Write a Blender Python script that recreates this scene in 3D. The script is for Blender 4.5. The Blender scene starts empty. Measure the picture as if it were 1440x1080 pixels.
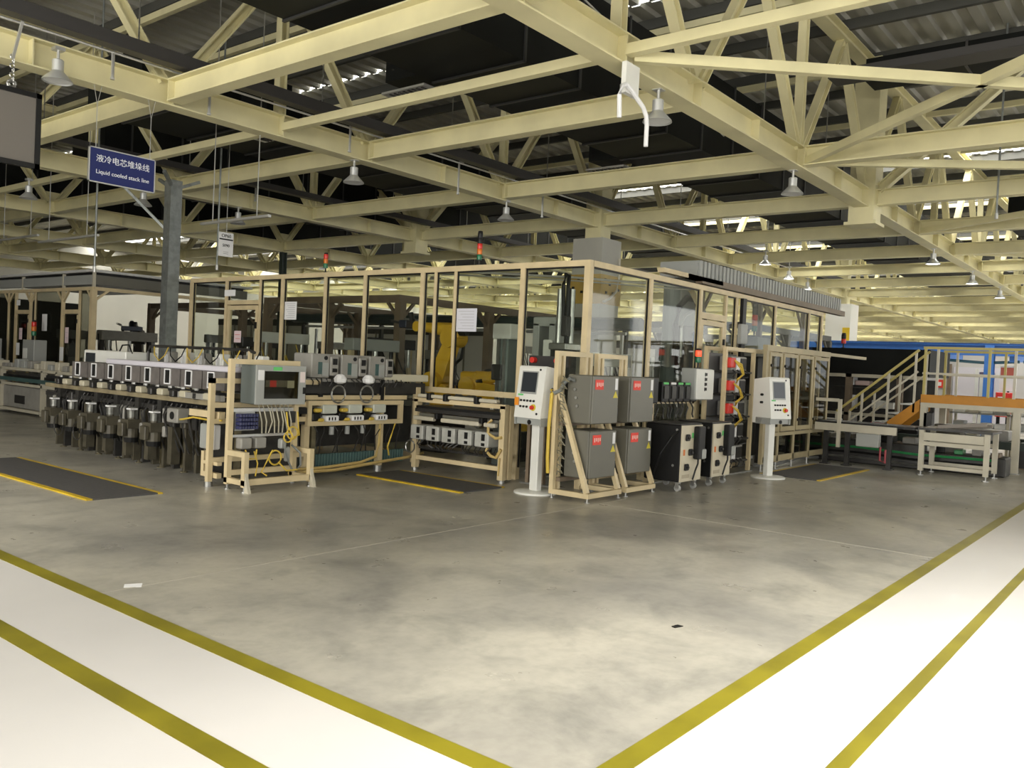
import bpy, math, random
from math import cos, sin, radians, pi, sqrt
from mathutils import Vector, Matrix
random.seed(7)
SC = bpy.context.scene
COL = SC.collection

# ---------------------------------------------------------------- camera
F, H = 1198.66, 1.6
yaw, pitch, roll = radians(38.626), radians(-1.283), radians(2.700)
fw = Vector((cos(yaw)*cos(pitch), sin(yaw)*cos(pitch), sin(pitch)))
rt = Vector((sin(yaw), -cos(yaw), 0)); up = rt.cross(fw)
rt, up = cos(roll)*rt + sin(roll)*up, -sin(roll)*rt + cos(roll)*up
cam = bpy.data.cameras.new('camera'); cam.sensor_width = 36; cam.lens = 36*F/1440
cam.clip_start = .05; cam.clip_end = 300
co = bpy.data.objects.new('camera', cam); COL.objects.link(co)
co.matrix_world = Matrix(((rt.x, up.x, -fw.x, 0), (rt.y, up.y, -fw.y, 0), (rt.z, up.z, -fw.z, H), (0, 0, 0, 1)))
SC.camera = co

# ---------------------------------------------------------------- world, exposure, big lights
SC.view_settings.view_transform = 'Standard'; SC.view_settings.look = 'None'
SC.view_settings.gamma = 1; SC.view_settings.use_curve_mapping = False
SC.view_settings.exposure = 0.6
SC.cycles.transparent_max_bounces = 24
SC.cycles.max_bounces = 8
w = bpy.data.worlds.new('daylight'); SC.world = w; w.use_nodes = True
w.node_tree.nodes['Background'].inputs[0].default_value = (.93, .97, 1, 1)
w.node_tree.nodes['Background'].inputs[1].default_value = 1.0

def lamp_area(name, loc, rot, sx, sy, power, col=(1, .96, .88), spread=pi):
    l = bpy.data.lights.new(name, 'AREA'); l.shape = 'RECTANGLE'; l.size = sx; l.size_y = sy
    l.energy = power; l.color = col; l.spread = spread
    o = bpy.data.objects.new(name, l); COL.objects.link(o); o.location = loc; o.rotation_euler = rot
    return o
# daylight through the glazed fronts of wall_right, one light per window bay
for i, (x0, x1, p) in enumerate(((-7, 3, 300), (5, 15, 150), (17, 27, 60), (29, 39, 260), (41, 51, 260))):
    lamp_area('side_daylight', ((x0+x1)/2, -11.8, 3.2), (radians(90), 0, 0), x1-x0, 4.6, p)
# the lit high-bay lamps over the two aisles beside and behind the viewpoint
def bay_light(x, y, z, p, col=(1, .975, .92), cone=165):
    l = bpy.data.lights.new('aisle_lamp_light', 'SPOT'); l.energy = p; l.spot_size = radians(cone); l.spot_blend = .5; l.shadow_soft_size = .25; l.color = col
    o = bpy.data.objects.new('aisle_lamp_light', l); COL.objects.link(o); o.location = (x, y, z)
for x, p in ((2.2, 1000), (5.6, 1020), (12.5, 50), (19, 40), (24.5, 200), (30, 400), (36, 400), (42, 400)): bay_light(x, -1.4, 4.7, p, cone=118 if x < 8 else 165)
for y, p in ((3, 80), (9.5, 700), (15, 500), (19.5, 240)): bay_light(-1.2, y, 4.7, p, cone=130)
for y in (-4, 7): lamp_area('side_daylight', (-9.7, y, 3.2), (0, radians(-90), 0), 4.6, 9, 760)  # added daylight from behind the viewpoint to brighten the faces turned there

# ---------------------------------------------------------------- materials
MATS = {}
def mat(name, col, rough=.5, metal=0, noise=0, scale=4, bump=0, emit=0, coat=0, col2=None, detail=4):
    if name in MATS: return MATS[name]
    m = bpy.data.materials.new(name); m.use_nodes = True; nt = m.node_tree; b = nt.nodes['Principled BSDF']
    b.inputs['Base Color'].default_value = (*col, 1); b.inputs['Roughness'].default_value = rough
    b.inputs['Metallic'].default_value = metal
    if name.startswith('black'): b.inputs['Specular IOR Level'].default_value = .1 if 'duct' in name else .25
    if coat: b.inputs['Coat Weight'].default_value = coat
    if emit:
        b.inputs['Emission Color'].default_value = (*col, 1); b.inputs['Emission Strength'].default_value = emit
    if noise or bump:
        g = nt.nodes.new('ShaderNodeNewGeometry')
        n = nt.nodes.new('ShaderNodeTexNoise'); n.inputs['Scale'].default_value = scale; n.inputs['Detail'].default_value = detail
        nt.links.new(g.outputs['Position'], n.inputs['Vector'])
        if noise:
            r = nt.nodes.new('ShaderNodeValToRGB'); c2 = col2 or tuple(c*(1-noise) for c in col)
            r.color_ramp.elements[0].color = (*c2, 1); r.color_ramp.elements[1].color = (*col, 1)
            r.color_ramp.elements[0].position = .35; r.color_ramp.elements[1].position = .62
            nt.links.new(n.outputs['Fac'], r.inputs[0]); nt.links.new(r.outputs[0], b.inputs['Base Color'])
        if bump:
            u = nt.nodes.new('ShaderNodeBump'); u.inputs['Strength'].default_value = bump; u.inputs['Distance'].default_value = .01
            nt.links.new(n.outputs['Fac'], u.inputs['Height']); nt.links.new(u.outputs[0], b.inputs['Normal'])
    MATS[name] = m; return m
CREAM = mat('cream beam paint', (.75, .69, .41), .45, noise=.14, scale=1.3)
FRAME = mat('beige frame paint', (.66, .54, .325), .42, noise=.15, scale=3)
FRAME3 = mat('shaded beige frame paint', (.44, .37, .22), .45, noise=.15, scale=3)  # beige frame colour darkened for the shade on the low guard
FRAME2 = mat('pale frame paint', (.55, .51, .40), .45, noise=.12, scale=3)
BROWN = mat('brown frame paint', (.20, .15, .10), .5, noise=.2, scale=3)
CABG = mat('grey cabinet paint', (.14, .135, .108), .4, noise=.06, scale=2)
CABG2 = mat('light grey cabinet paint', (.34, .35, .33), .42, noise=.06, scale=2)
WHITE = mat('white panel paint', (.76, .76, .71), .4, noise=.05, scale=3)
PAPER = mat('white paper', (.78, .78, .78), .7)
BLACK = mat('black plastic', (.012, .012, .012), .4)
DARK = mat('dark machine metal', (.045, .043, .04), .45, .3, noise=.3, scale=6)
DUCT = mat('black duct insulation', (.013, .014, .013), .55, noise=.3, scale=1.5)
TRAY = mat('dark grey cable tray', (.055, .052, .05), .5, .2)
STEEL = mat('bare steel', (.42, .42, .40), .33, .85, noise=.2, scale=8)
ALU = mat('aluminium profile', (.60, .60, .58), .35, .7)
SERVO = mat('grey servo housing', (.30, .29, .26), .5, noise=.15, scale=6)
OLIVE = mat('olive motor paint', (.085, .075, .05), .5, noise=.35, scale=7)
GALV = mat('galvanised steel', (.30, .32, .31), .42, .6, noise=.25, scale=9)
ROBOT = mat('robot yellow paint', (.72, .43, .03), .4, noise=.12, scale=4)
YEL = mat('yellow cable sheath', (.62, .44, .06), .5)
ORANGE = mat('orange safety paint', (.56, .23, .006), .5, noise=.15, scale=4)
RAILY = mat('dull yellow rail paint', (.48, .40, .12), .5)
RED = mat('red plastic', (.62, .03, .02), .4)
REDLBL = mat('red label', (.75, .05, .03), .5)
GREEN = mat('green plastic', (.03, .25, .08), .4)
GREENL = mat('light green label', (.12, .55, .15), .5)
TEAL = mat('teal wire tray', (.05, .10, .095), .5)
BLUE = mat('blue paint', (.03, .13, .42), .45, noise=.1)
BLUEV = mat('blue valve body', (.02, .024, .085), .4)
SIGNB = mat('blue sign face', (.008, .016, .115), .6)
SIGNT = mat('white sign lettering', (.80, .82, .85), .5)
MATR = mat('dark rubber mat', (.075, .072, .07), .75, noise=.15, scale=20, bump=.3)
LINEY = mat('yellow floor paint', (.24, .205, .012), .42, noise=.30, scale=2.2, bump=.05)
MATY = mat('yellow mat edge', (.62, .42, .02), .5, noise=.25, scale=5)
WALKW = mat('white walkway paint', (.64, .62, .60), .38, noise=.06, scale=.9, coat=.1)
DECK = mat('grey roof deck', (.46, .45, .39), .5, .2, noise=.12, scale=.7)
PURL = mat('dark purlin paint', (.07, .07, .06), .6)
WALLM = mat('beige wall sheet', (.42, .41, .36), .6, noise=.06, scale=.6)
CONC = mat('painted concrete column', (.46, .45, .39), .6, noise=.08, scale=1.5)
DOORM = mat('pale grey door', (.52, .51, .49), .45)
SKYL = mat('daylit skylight sheet', (1, .98, .92), .5, emit=7.0)
BULB = mat('lit lamp diffuser', (1, .97, .9), .5, emit=6.0)
BULBO = mat('dim lamp diffuser', (.75, .76, .74), .4)
SHADE = mat('spun aluminium shade', (.62, .63, .62), .35, .6)
AMBER = mat('amber lens', (.65, .16, .01), .3)
REDL = mat('red lens', (.60, .02, .012), .3)
GREENLN = mat('green lens', (.01, .14, .06), .3)
REDLIT = mat('lit red lens', (.9, .06, .02), .3, emit=1.2)
SCREEN = mat('dark screen', (.035, .04, .045), .18)
BRNP = mat('grey brown projection sheet', (.16, .145, .125), .6)
CREAMP = mat('cream cooler panel', (.62, .56, .42), .45, noise=.08, scale=3)
GLASSD = None

def glass(name, tint, fac, rough=.03):
    m = bpy.data.materials.new(name); m.use_nodes = True; nt = m.node_tree; nt.nodes.clear()
    o = nt.nodes.new('ShaderNodeOutputMaterial'); mx = nt.nodes.new('ShaderNodeMixShader')
    t = nt.nodes.new('ShaderNodeBsdfTransparent'); t.inputs[0].default_value = (*tint, 1)
    g = nt.nodes.new('ShaderNodeBsdfGlossy'); g.inputs['Roughness'].default_value = rough
    fr = nt.nodes.new('ShaderNodeLayerWeight'); fr.inputs[0].default_value = .5
    pw = nt.nodes.new('ShaderNodeMath'); pw.operation = 'POWER'; pw.inputs[1].default_value = 4
    ma = nt.nodes.new('ShaderNodeMath'); ma.operation = 'MULTIPLY_ADD'; ma.inputs[1].default_value = .35*fac; ma.inputs[2].default_value = .03*fac
    nt.links.new(fr.outputs['Facing'], pw.inputs[0]); nt.links.new(pw.outputs[0], ma.inputs[0]); nt.links.new(ma.outputs[0], mx.inputs[0])
    nt.links.new(t.outputs[0], mx.inputs[1]); nt.links.new(g.outputs[0], mx.inputs[2]); nt.links.new(mx.outputs[0], o.inputs[0])
    MATS[name] = m; return m
GLASS = glass('clear guard sheet', (.90, .92, .89), 1.0)
GLASSD = glass('smoked guard sheet', (.55, .55, .50), 1.0)
MESHG = glass('grey tinted sheet', (.62, .65, .63), 1.2, .1)

def floor_mat():
    m = bpy.data.materials.new('polished concrete'); m.use_nodes = True; nt = m.node_tree; b = nt.nodes['Principled BSDF']
    g = nt.nodes.new('ShaderNodeNewGeometry')
    def noise(s, d, dist=0, rough=.55):
        n = nt.nodes.new('ShaderNodeTexNoise'); n.inputs['Scale'].default_value = s; n.inputs['Detail'].default_value = d
        n.inputs['Distortion'].default_value = dist; n.inputs['Roughness'].default_value = rough
        nt.links.new(g.outputs['Position'], n.inputs['Vector']); return n
    def ramp(src, a, pa, c, pc):
        r = nt.nodes.new('ShaderNodeValToRGB'); e = r.color_ramp.elements
        e[0].color = (*a, 1); e[0].position = pa; e[1].color = (*c, 1); e[1].position = pc
        nt.links.new(src, r.inputs[0]); return r
    def mult(a, c):
        x = nt.nodes.new('ShaderNodeMix'); x.data_type = 'RGBA'; x.blend_type = 'MULTIPLY'; x.inputs[0].default_value = 1
        nt.links.new(a, x.inputs[6]); nt.links.new(c, x.inputs[7]); return x.outputs[2]
    r1 = ramp(noise(.55, 6, .6).outputs['Fac'], (.28, .268, .238), .34, (.465, .438, .368), .64)
    r2 = ramp(noise(1.7, 8, .4, .65).outputs['Fac'], (.74, .75, .76), .34, (1, 1, 1), .52)
    r3 = ramp(noise(14, 3).outputs['Fac'], (.90, .90, .90), .3, (1, 1, 1), .6)
    nt.links.new(mult(mult(r1.outputs[0], r2.outputs[0]), r3.outputs[0]), b.inputs['Base Color'])
    rr = ramp(noise(2.5, 5).outputs['Fac'], (.26, .26, .26), .3, (.42, .42, .42), .7)
    nt.links.new(rr.outputs[0], b.inputs['Roughness'])
    b.inputs['Specular IOR Level'].default_value = .32
    return m
FLOOR = floor_mat()

# ---------------------------------------------------------------- mesh builder
def vec(p): return Vector(p)
class MB:
    def __init__(s): s.v = []; s.f = []; s.mi = []; s.m = 0
    def add(s, vs, fs):
        n = len(s.v); s.v += [tuple(a) for a in vs]
        for q in fs: s.f.append([n+i for i in q]); s.mi.append(s.m)
        return s
    def mt(s, i): s.m = i; return s
    def box(s, x0, x1, y0, y1, z0, z1):
        return s.add([(x0,y0,z0),(x1,y0,z0),(x1,y1,z0),(x0,y1,z0),(x0,y0,z1),(x1,y0,z1),(x1,y1,z1),(x0,y1,z1)],
                     [(3,2,1,0),(4,5,6,7),(0,1,5,4),(1,2,6,5),(2,3,7,6),(3,0,4,7)])
    def bbox(s, x0, x1, y0, y1, z0, z1, b=.012):
        # box with chamfered vertical and top edges
        def ring(i, z): return [(x0+i+b,y0+i,z),(x1-i-b,y0+i,z),(x1-i,y0+i+b,z),(x1-i,y1-i-b,z),(x1-i-b,y1-i,z),(x0+i+b,y1-i,z),(x0+i,y1-i-b,z),(x0+i,y0+i+b,z)]
        vs = ring(b, z0)+ring(0, z0+b)+ring(0, z1-b)+ring(b, z1)
        fs = [tuple(range(7, -1, -1)), tuple(range(24, 32))]
        for k in range(3):
            for i in range(8): fs.append((k*8+i, k*8+(i+1) % 8, k*8+8+(i+1) % 8, k*8+8+i))
        return s.add(vs, fs)
    def c(s, x, y, z, a, b, h): return s.box(x-a/2, x+a/2, y-b/2, y+b/2, z, z+h)
    def frame(s, p, q, upv=(0, 0, 1)):
        p, q = vec(p), vec(q); d = (q-p).normalized(); u = vec(upv)
        if abs(d.dot(u)) > .98: u = vec((1, 0, 0))
        r = d.cross(u).normalized(); u = r.cross(d).normalized(); return p, q, r, u
    def bar(s, p, q, w, h=None, upv=(0, 0, 1)):
        h = h or w; p, q, r, u = s.frame(p, q, upv)
        vs = [a+r*i*w/2+u*j*h/2 for a in (p, q) for i, j in ((-1,-1),(1,-1),(1,1),(-1,1))]
        return s.add(vs, [(0,1,2,3),(7,6,5,4),(1,0,4,5),(2,1,5,6),(3,2,6,7),(0,3,7,4)])
    def prof(s, p, q, poly, upv=(0, 0, 1)):
        p, q, r, u = s.frame(p, q, upv); n = len(poly)
        vs = [a+r*x+u*y for a in (p, q) for x, y in poly]
        return s.add(vs, [tuple(range(n)), tuple(range(2*n-1, n-1, -1))]+[((i+1) % n, i, n+i, n+(i+1) % n) for i in range(n)])
    def ibeam(s, p, q, w, h, tf=.02, tw=.014):
        a, b, t = w/2, h/2, tw/2
        return s.prof(p, q, [(-a,-b),(a,-b),(a,-b+tf),(t,-b+tf),(t,b-tf),(a,b-tf),(a,b),(-a,b),(-a,b-tf),(-t,b-tf),(-t,-b+tf),(-a,-b+tf)])
    def cyl(s, p, q, r, r2=None, n=12):
        r2 = r if r2 is None else r2; p, q, a, u = s.frame(p, q)
        vs = [c0+(a*cos(2*pi*i/n)+u*sin(2*pi*i/n))*rr for c0, rr in ((p, r), (q, r2)) for i in range(n)]
        return s.add(vs, [tuple(range(n)), tuple(range(2*n-1, n-1, -1))]+[((i+1) % n, i, n+i, n+(i+1) % n) for i in range(n)])
    def tube(s, pts, r, n=6, closed=False):
        pts = [vec(p) for p in pts]; k = len(pts); vs = []; ref = vec((0, 0, 1))
        for i, p in enumerate(pts):
            a = pts[(i-1) % k] if (closed or i > 0) else p; b = pts[(i+1) % k] if (closed or i < k-1) else p
            d = (b-a).normalized() if (b-a).length > 1e-9 else vec((0, 0, 1))
            u = ref if abs(d.dot(ref)) < .9 else vec((1, .3, 0)).normalized()
            x = d.cross(u).normalized(); y = x.cross(d)
            vs += [p+(x*cos(2*pi*j/n)+y*sin(2*pi*j/n))*r for j in range(n)]
        fs = []
        for i in range(k if closed else k-1):
            for j in range(n):
                a, b = i*n, ((i+1) % k)*n
                fs.append((a+(j+1) % n, a+j, b+j, b+(j+1) % n))
        if not closed: fs += [tuple(range(n)), tuple(range((k-1)*n+n-1, (k-1)*n-1, -1))]
        return s.add(vs, fs)
    def ring(s, c0, R, r, axis='y', n=18, m=6):
        pts = []
        for i in range(n):
            t = 2*pi*i/n; a, b = R*cos(t), R*sin(t)
            pts.append(vec(c0)+vec({'y': (a, 0, b), 'x': (0, a, b), 'z': (a, b, 0)}[axis]))
        return s.tube(pts, r, m, True)
    def lathe(s, c0, prof, n=20):
        vs = []; c0 = vec(c0)
        for r, z in prof: vs += [c0+vec((r*cos(2*pi*i/n), r*sin(2*pi*i/n), z)) for i in range(n)]
        fs = [(k*n+i, k*n+(i+1) % n, (k+1)*n+(i+1) % n, (k+1)*n+i) for k in range(len(prof)-1) for i in range(n)]
        fs += [tuple(range(n-1, -1, -1)), tuple(range((len(prof)-1)*n, len(prof)*n))]
        return s.add(vs, fs)
    def poly(s, pts, d):
        # flat outline pts extruded by vector d
        n = len(pts); d = vec(d); vs = [vec(p) for p in pts]+[vec(p)+d for p in pts]
        return s.add(vs, [tuple(range(n-1, -1, -1)), tuple(range(n, 2*n))]+[(i, (i+1) % n, n+(i+1) % n, n+i) for i in range(n)])
    def mesh(s, name, mats, org=(0, 0, 0), smooth=False):
        me = bpy.data.meshes.new(name); ox, oy, oz = org
        me.from_pydata([(x-ox, y-oy, z-oz) for x, y, z in s.v], [], s.f)
        for m in (mats if isinstance(mats, (list, tuple)) else [mats]): me.materials.append(m)
        if any(s.mi): me.polygons.foreach_set('material_index', s.mi)
        me.update()
        import bmesh
        bm = bmesh.new(); bm.from_mesh(me); bmesh.ops.recalc_face_normals(bm, faces=bm.faces); bm.to_mesh(me); bm.free()
        if smooth:
            me.polygons.foreach_set('use_smooth', [True]*len(me.polygons))
            me.set_sharp_from_angle(angle=radians(40))
        return me
    def build(s, name, mats, parent=None, label=None, smooth=False, kind=None):
        org = tuple(parent['_o']) if parent else s.center()
        o = bpy.data.objects.new(name, s.mesh(name, mats, org, smooth)); COL.objects.link(o)
        if parent: o.parent = parent
        else: o.location = org
        ORG[o.name] = org
        if label: o['label'] = label
        if kind: o['kind'] = kind
        o['_o'] = org
        return o
    def center(s):
        xs, ys, zs = zip(*s.v); return ((min(xs)+max(xs))/2, (min(ys)+max(ys))/2, min(zs))
ORG = {}
def thing(name, label, cat, loc=(0, 0, 0), group=None, kind=None, rz=0):
    o = bpy.data.objects.new(name, None); COL.objects.link(o); o.location = loc; o.empty_display_size = .1
    o.rotation_euler = (0, 0, rz)
    o['label'] = label
    if cat: o['category'] = cat
    if group: o['group'] = group
    o['kind'] = kind or 'thing'
    o['_o'] = tuple(loc); return o
def tag(o, label, cat, group=None, kind=None):
    o['label'] = label; o['category'] = cat; o['kind'] = 'thing'
    if group: o['group'] = group
    if kind: o['kind'] = kind
    return o
def struct(name, label, loc=(0, 0, 0)):
    return thing(name, label, None, loc, kind='structure')
def part(name, me, parent, loc=(0, 0, 0), rot=(0, 0, 0), label=None):
    # a part that shares mesh data; loc is in world coordinates of an unrotated parent
    o = bpy.data.objects.new(name, me); COL.objects.link(o); o.parent = parent
    po = parent['_o']; o.location = (loc[0]-po[0], loc[1]-po[1], loc[2]-po[2]); o.rotation_euler = rot
    if label: o['label'] = label
    o['_o'] = loc; return o
def copy_tree(o, parent=None, loc=None, rz=None, label=None, group=None):
    c = o.copy(); COL.objects.link(c); c.parent = parent
    for ch in list(o.children): copy_tree(ch, c)
    if loc is not None: c.location = loc; c['_o'] = tuple(loc)
    if rz is not None: c.rotation_euler = (0, 0, rz)
    if label: c['label'] = label
    if group: c['group'] = group
    return c
def text(s, size, loc, rot, m, parent, name='lettering', ext=.002, align='CENTER'):
    cu = bpy.data.curves.new(name, 'FONT'); cu.body = s; cu.size = size; cu.extrude = ext
    cu.align_x = align; cu.align_y = 'CENTER'; cu.materials.append(m)
    tmp = bpy.data.objects.new('tmp', cu); COL.objects.link(tmp); bpy.context.view_layer.update()
    me = bpy.data.meshes.new_from_object(tmp.evaluated_get(bpy.context.evaluated_depsgraph_get())); bpy.data.objects.remove(tmp)
    o = bpy.data.objects.new(name, me); COL.objects.link(o); o.parent = parent
    po = parent['_o']; o.location = (loc[0]-po[0], loc[1]-po[1], loc[2]-po[2]); o.rotation_euler = rot
    return o
RX = (radians(90), 0, 0)                    # text facing -Y
RXM = (radians(90), 0, radians(-90))        # text facing -X
def sag(p, q, d, n=8):
    p, q = vec(p), vec(q); return [p.lerp(q, i/n)-vec((0, 0, d*4*(i/n)*(1-i/n))) for i in range(n+1)]

# ================================================================ the setting
XA, XB, YA, YB = -10, 100, -12, 55
MB().box(XA, XB, YA, YB, -.3, 0).build('floor', FLOOR, label='polished grey concrete factory floor with cloudy stains', kind='structure')
MB().poly([(XA, YA, 0), (XB, YA, 0), (XB, 1.68, 0), (2.55, 1.68, 0), (2.55, YB, 0), (XA, YB, 0)], (0, 0, .003)).build(
    'walkway_paint', WALKW, label='white painted walkway along two sides of the grey floor', kind='structure')
for nm, b, lb in (('floor_line', (2.55, 2.66, 1.68, YB), 'yellow line between the grey floor and the white walkway on the left'),
                  ('floor_line', (1.885, 2.0, 1.1, YB), 'second yellow line inside the white walkway on the left'),
                  ('floor_line', (2.66, XB, 1.68, 1.79), 'yellow line between the grey floor and the white walkway on the right'),
                  ('floor_line', (2.0, XB, 1.03, 1.105), 'second yellow line inside the white walkway on the right')):
    MB().box(*b, 0, .005).build(nm, LINEY, label=lb, kind='structure')
JOINT = mat('pale joint sealant', (.42, .39, .33), .5)
MB().box(2.66, 9.2, 5.44, 5.455, -.01, .0015).build('floor_joint', JOINT, label='pale joint across the floor in front of the racks', kind='structure')
MB().box(8.60, 8.618, 1.79, 5.44, -.01, .0015).build('floor_joint', JOINT, label='pale joint from the racks to the right walkway', kind='structure')
tag(MB().poly([(2.83, 5.48, 0), (2.92, 5.42, 0), (2.97, 5.50, 0), (2.87, 5.55, 0)], (0, 0, .002)).build('paper_scrap', PAPER), 'small white scrap of paper on the grey floor by the yellow line', 'scrap')
tag(MB().poly([(4.83, 2.46, 0), (4.90, 2.44, 0), (4.90, 2.48, 0), (4.84, 2.49, 0)], (0, 0, .004)).build('dirt_chip', BLACK), 'tiny dark chip lying in the middle of the grey floor', 'scrap')

# walls
MB().box(XA, XB, YB, YB+.2, 0, 9).build('wall_left', WALLM, label='beige sheet wall at the far left end of the hall', kind='structure')
MB().box(XB, XB+.2, YA, YB, 0, 9).build('wall_back', mat('lightened wall sheet', (.72, .70, .60), .6), label='beige sheet wall at the far right end of the hall', kind='structure')  # sheet colour lightened to make up for poor light at this end
wr = MB().box(XA, XB, YA-.2, YA, 0, .9).box(XA, XB, YA-.2, YA, 5.6, 9)
for x in (-9, 4, 16, 28, 40, 52, 64, 76, 88): wr.box(x-1, x+1, YA-.2, YA, .9, 5.6)
wr.build('wall_right', WALLM, label='sheet wall with window bands on the aisle side', kind='structure')
MB().box(XA-.2, XA, YA, YB, 0, .8).box(XA-.2, XA, YA, YB, 5.6, 9).box(XA-.2, XA, 1, 2, .8, 5.6).box(XA-.2, XA, 12, YB, .8, 5.6).build('wall_front', WALLM, label='sheet wall behind the viewpoint', kind='structure')

# ceiling: ribbed roof deck in bays with skylight strips between
ce = struct('ceiling', 'ribbed grey metal roof deck above the trusses')
SKY = [(13.08, 13.13), (25.2, 26.6), (31.2, 32.6), (38.0, 39.4), (44.5, 46), (51, 52.5), (58, 59.5), (66, 67.5), (76, 77.5), (88, 89.5)]
edges = [XA]+[e for s in SKY for e in s]+[XB]
for x0, x1 in zip(edges[::2], edges[1::2]):
    b = MB(); y = YA; pr = []
    while y < YB:
        pr += [(y, 8.06), (y+.16, 8.06), (y+.20, 8.13), (y+.36, 8.13)]; y += .40
    vs = [(x, py, pz) for x in (x0, x1) for py, pz in pr]; n = len(pr)
    b.add(vs, [(i, i+1, n+i+1, n+i) for i in range(n-1)])
    b.build('deck_sheet', DECK, ce)
for x0, x1 in SKY:
    MB().box(x0, x1, YA, YB, 8.10, 8.12).build('skylight', SKYL, ce, label='bright translucent skylight strip')
pm = MB().bar((0, YA, 7.96), (0, YB, 7.96), .09, .18).mesh('purlin', PURL)
pr = struct('roof_purlin', 'dark purlins under the roof deck')
x = -8.5
while x < XB: part('purlin', pm, pr, (x, 0, 0)); x += 1.855

# trusses
X0, DX = 6.33, 3.71
NX = [X0+DX*k for k in range(-1, 25)]
GY = [-1, 5.25, 11.5, 17.75, 24, 30.25, 36.5, 42.75]
zb0, zb1, zt0, zt1 = 5.0, 5.36, 7.68, 7.88
chord_b = MB().ibeam((NX[0], 0, 5.18), (NX[-1], 0, 5.18), .28, .36)
for k in range(-1, 23):
    for q in (.5, 1): chord_b.box(X0+DX*(k+q)-.008, X0+DX*(k+q)+.008, -.13, .13, 5.02, 5.34)
chord_b = chord_b.mesh('bottom_chord', CREAM)
chord_t = MB().ibeam((NX[0], 0, 7.78), (NX[-1], 0, 7.78), .24, .2).mesh('top_chord', CREAM)
dR = MB().ibeam((.10, 0, 5.34), (DX/2, 0, 7.7), .14, .15).mesh('diagonal', CREAM)
dL = MB().ibeam((-.10, 0, 5.34), (-DX/2, 0, 7.7), .14, .15).mesh('diagonal', CREAM)
po = MB().ibeam((0, 0, 5.36), (0, 0, 7.68), .14, .14).mesh('post', CREAM)
gus = MB().poly([(-.30, -.012, 5.36), (.30, -.012, 5.36), (.22, -.012, 5.62), (-.22, -.012, 5.62)], (0, .024, 0)).mesh('gusset_plate', CREAM)
lbl = {-1: 'cream roof girder over the right aisle', 5.25: 'cream roof girder crossing above the racks, the nearest one in view', 11.5: 'cream roof girder carrying the blue hanging sign',
       17.75: 'cream roof girder behind the grey steel post', 24: 'cream roof girder over the far enclosure roof', 30.25: 'fourth cream roof girder back from the blue sign',
       36.5: 'fifth cream roof girder back from the blue sign', 42.75: 'cream roof girder nearest the far left wall'}
for gy in GY:
    g = struct('roof_girder', lbl[gy], (0, gy, 0))
    part('bottom_chord', chord_b, g, (0, gy, 0)); part('top_chord', chord_t, g, (0, gy, 0))
    for k in range(-1, 23):
        xn = X0+DX*k
        part('diagonal', dR, g, (xn, gy, 0)); part('gusset_plate', gus, g, (xn, gy, 0))
        if k > -1: part('diagonal', dL, g, (xn, gy, 0))
        if k in (2, 6, 10, 14, 18): part('post', po, g, (xn, gy, 0))
        if k in (0, 4, 8, 12, 16): part('post', po, g, (xn+DX/2, gy, 0))
# joists between the girders
jm = MB().ibeam((0, 0, 0), (0, 5.97, 0), .22, .31).box(-.10, .10, 0, .02, -.15, .15).box(-.10, .10, 5.95, 5.97, -.15, .15).mesh('joist_beam', CREAM)
jt = MB().bar((0, 0, 0), (0, 5.97, 0), .12, .12).mesh('joist_tube', CREAM)
ORD = ['first', 'second', 'third', 'fourth', 'fifth', 'sixth', 'seventh', 'eighth', 'ninth', 'tenth', 'eleventh', 'twelfth', 'thirteenth', 'fourteenth', 'fifteenth', 'sixteenth', 'seventeenth', 'eighteenth', 'nineteenth', 'twentieth', 'twenty-first', 'twenty-second', 'twenty-third', 'twenty-fourth']
tm = MB().bar((0, 0, 7.78), (0, 5.97, 7.78), .10, .12).mesh('top_tie', CREAM)
for i, xn in enumerate(NX[1:-1]):
    j = struct('roof_joist', 'cream cross joist between girders, %s along the girders from the left' % ORD[i], (xn, 0, 0))
    for a in range(len(GY)-1):
        if i == 1 and a == 0: continue
        part('joist_beam', jm, j, (xn, GY[a]+.14, 5.2))
        part('top_tie', tm, j, (xn, GY[a]+.14, 0))
    if i in (3, 9):
        for gy in (5.25, 17.75, 30.25):
            for s in (-1, 1):
                MB().ibeam((xn, gy+s*.25, 5.36), (xn, gy+s*3.0, 7.7), .17, .18).build('diagonal', CREAM, j)
j = struct('roof_joist', 'slim cream tube tying the girders between two heavy joists', (8.19, 0, 0))
for a in range(len(GY)-1): part('joist_tube', jt, j, (8.19, GY[a]+.14, 5.16)); part('top_tie', tm, j, (8.19, GY[a]+.14, 0))
br = struct('roof_brace', 'slanting cream wind braces over the right aisle')
for p, q in (((8.3, 5.1, 5.12), (13.7, -.9, 5.12)), ((13.75, 5.1, 5.12), (8.3, -.9, 5.12)), ((13.75, 5.1, 5.12), (17.46, -.9, 5.12)), ((21.2, 5.1, 5.12), (17.46, -.9, 5.12)), ((24.9, 5.1, 5.12), (28.6, -.9, 5.12))):
    MB().bar(p, q, .10, .12).build('brace', CREAM, br)
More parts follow.
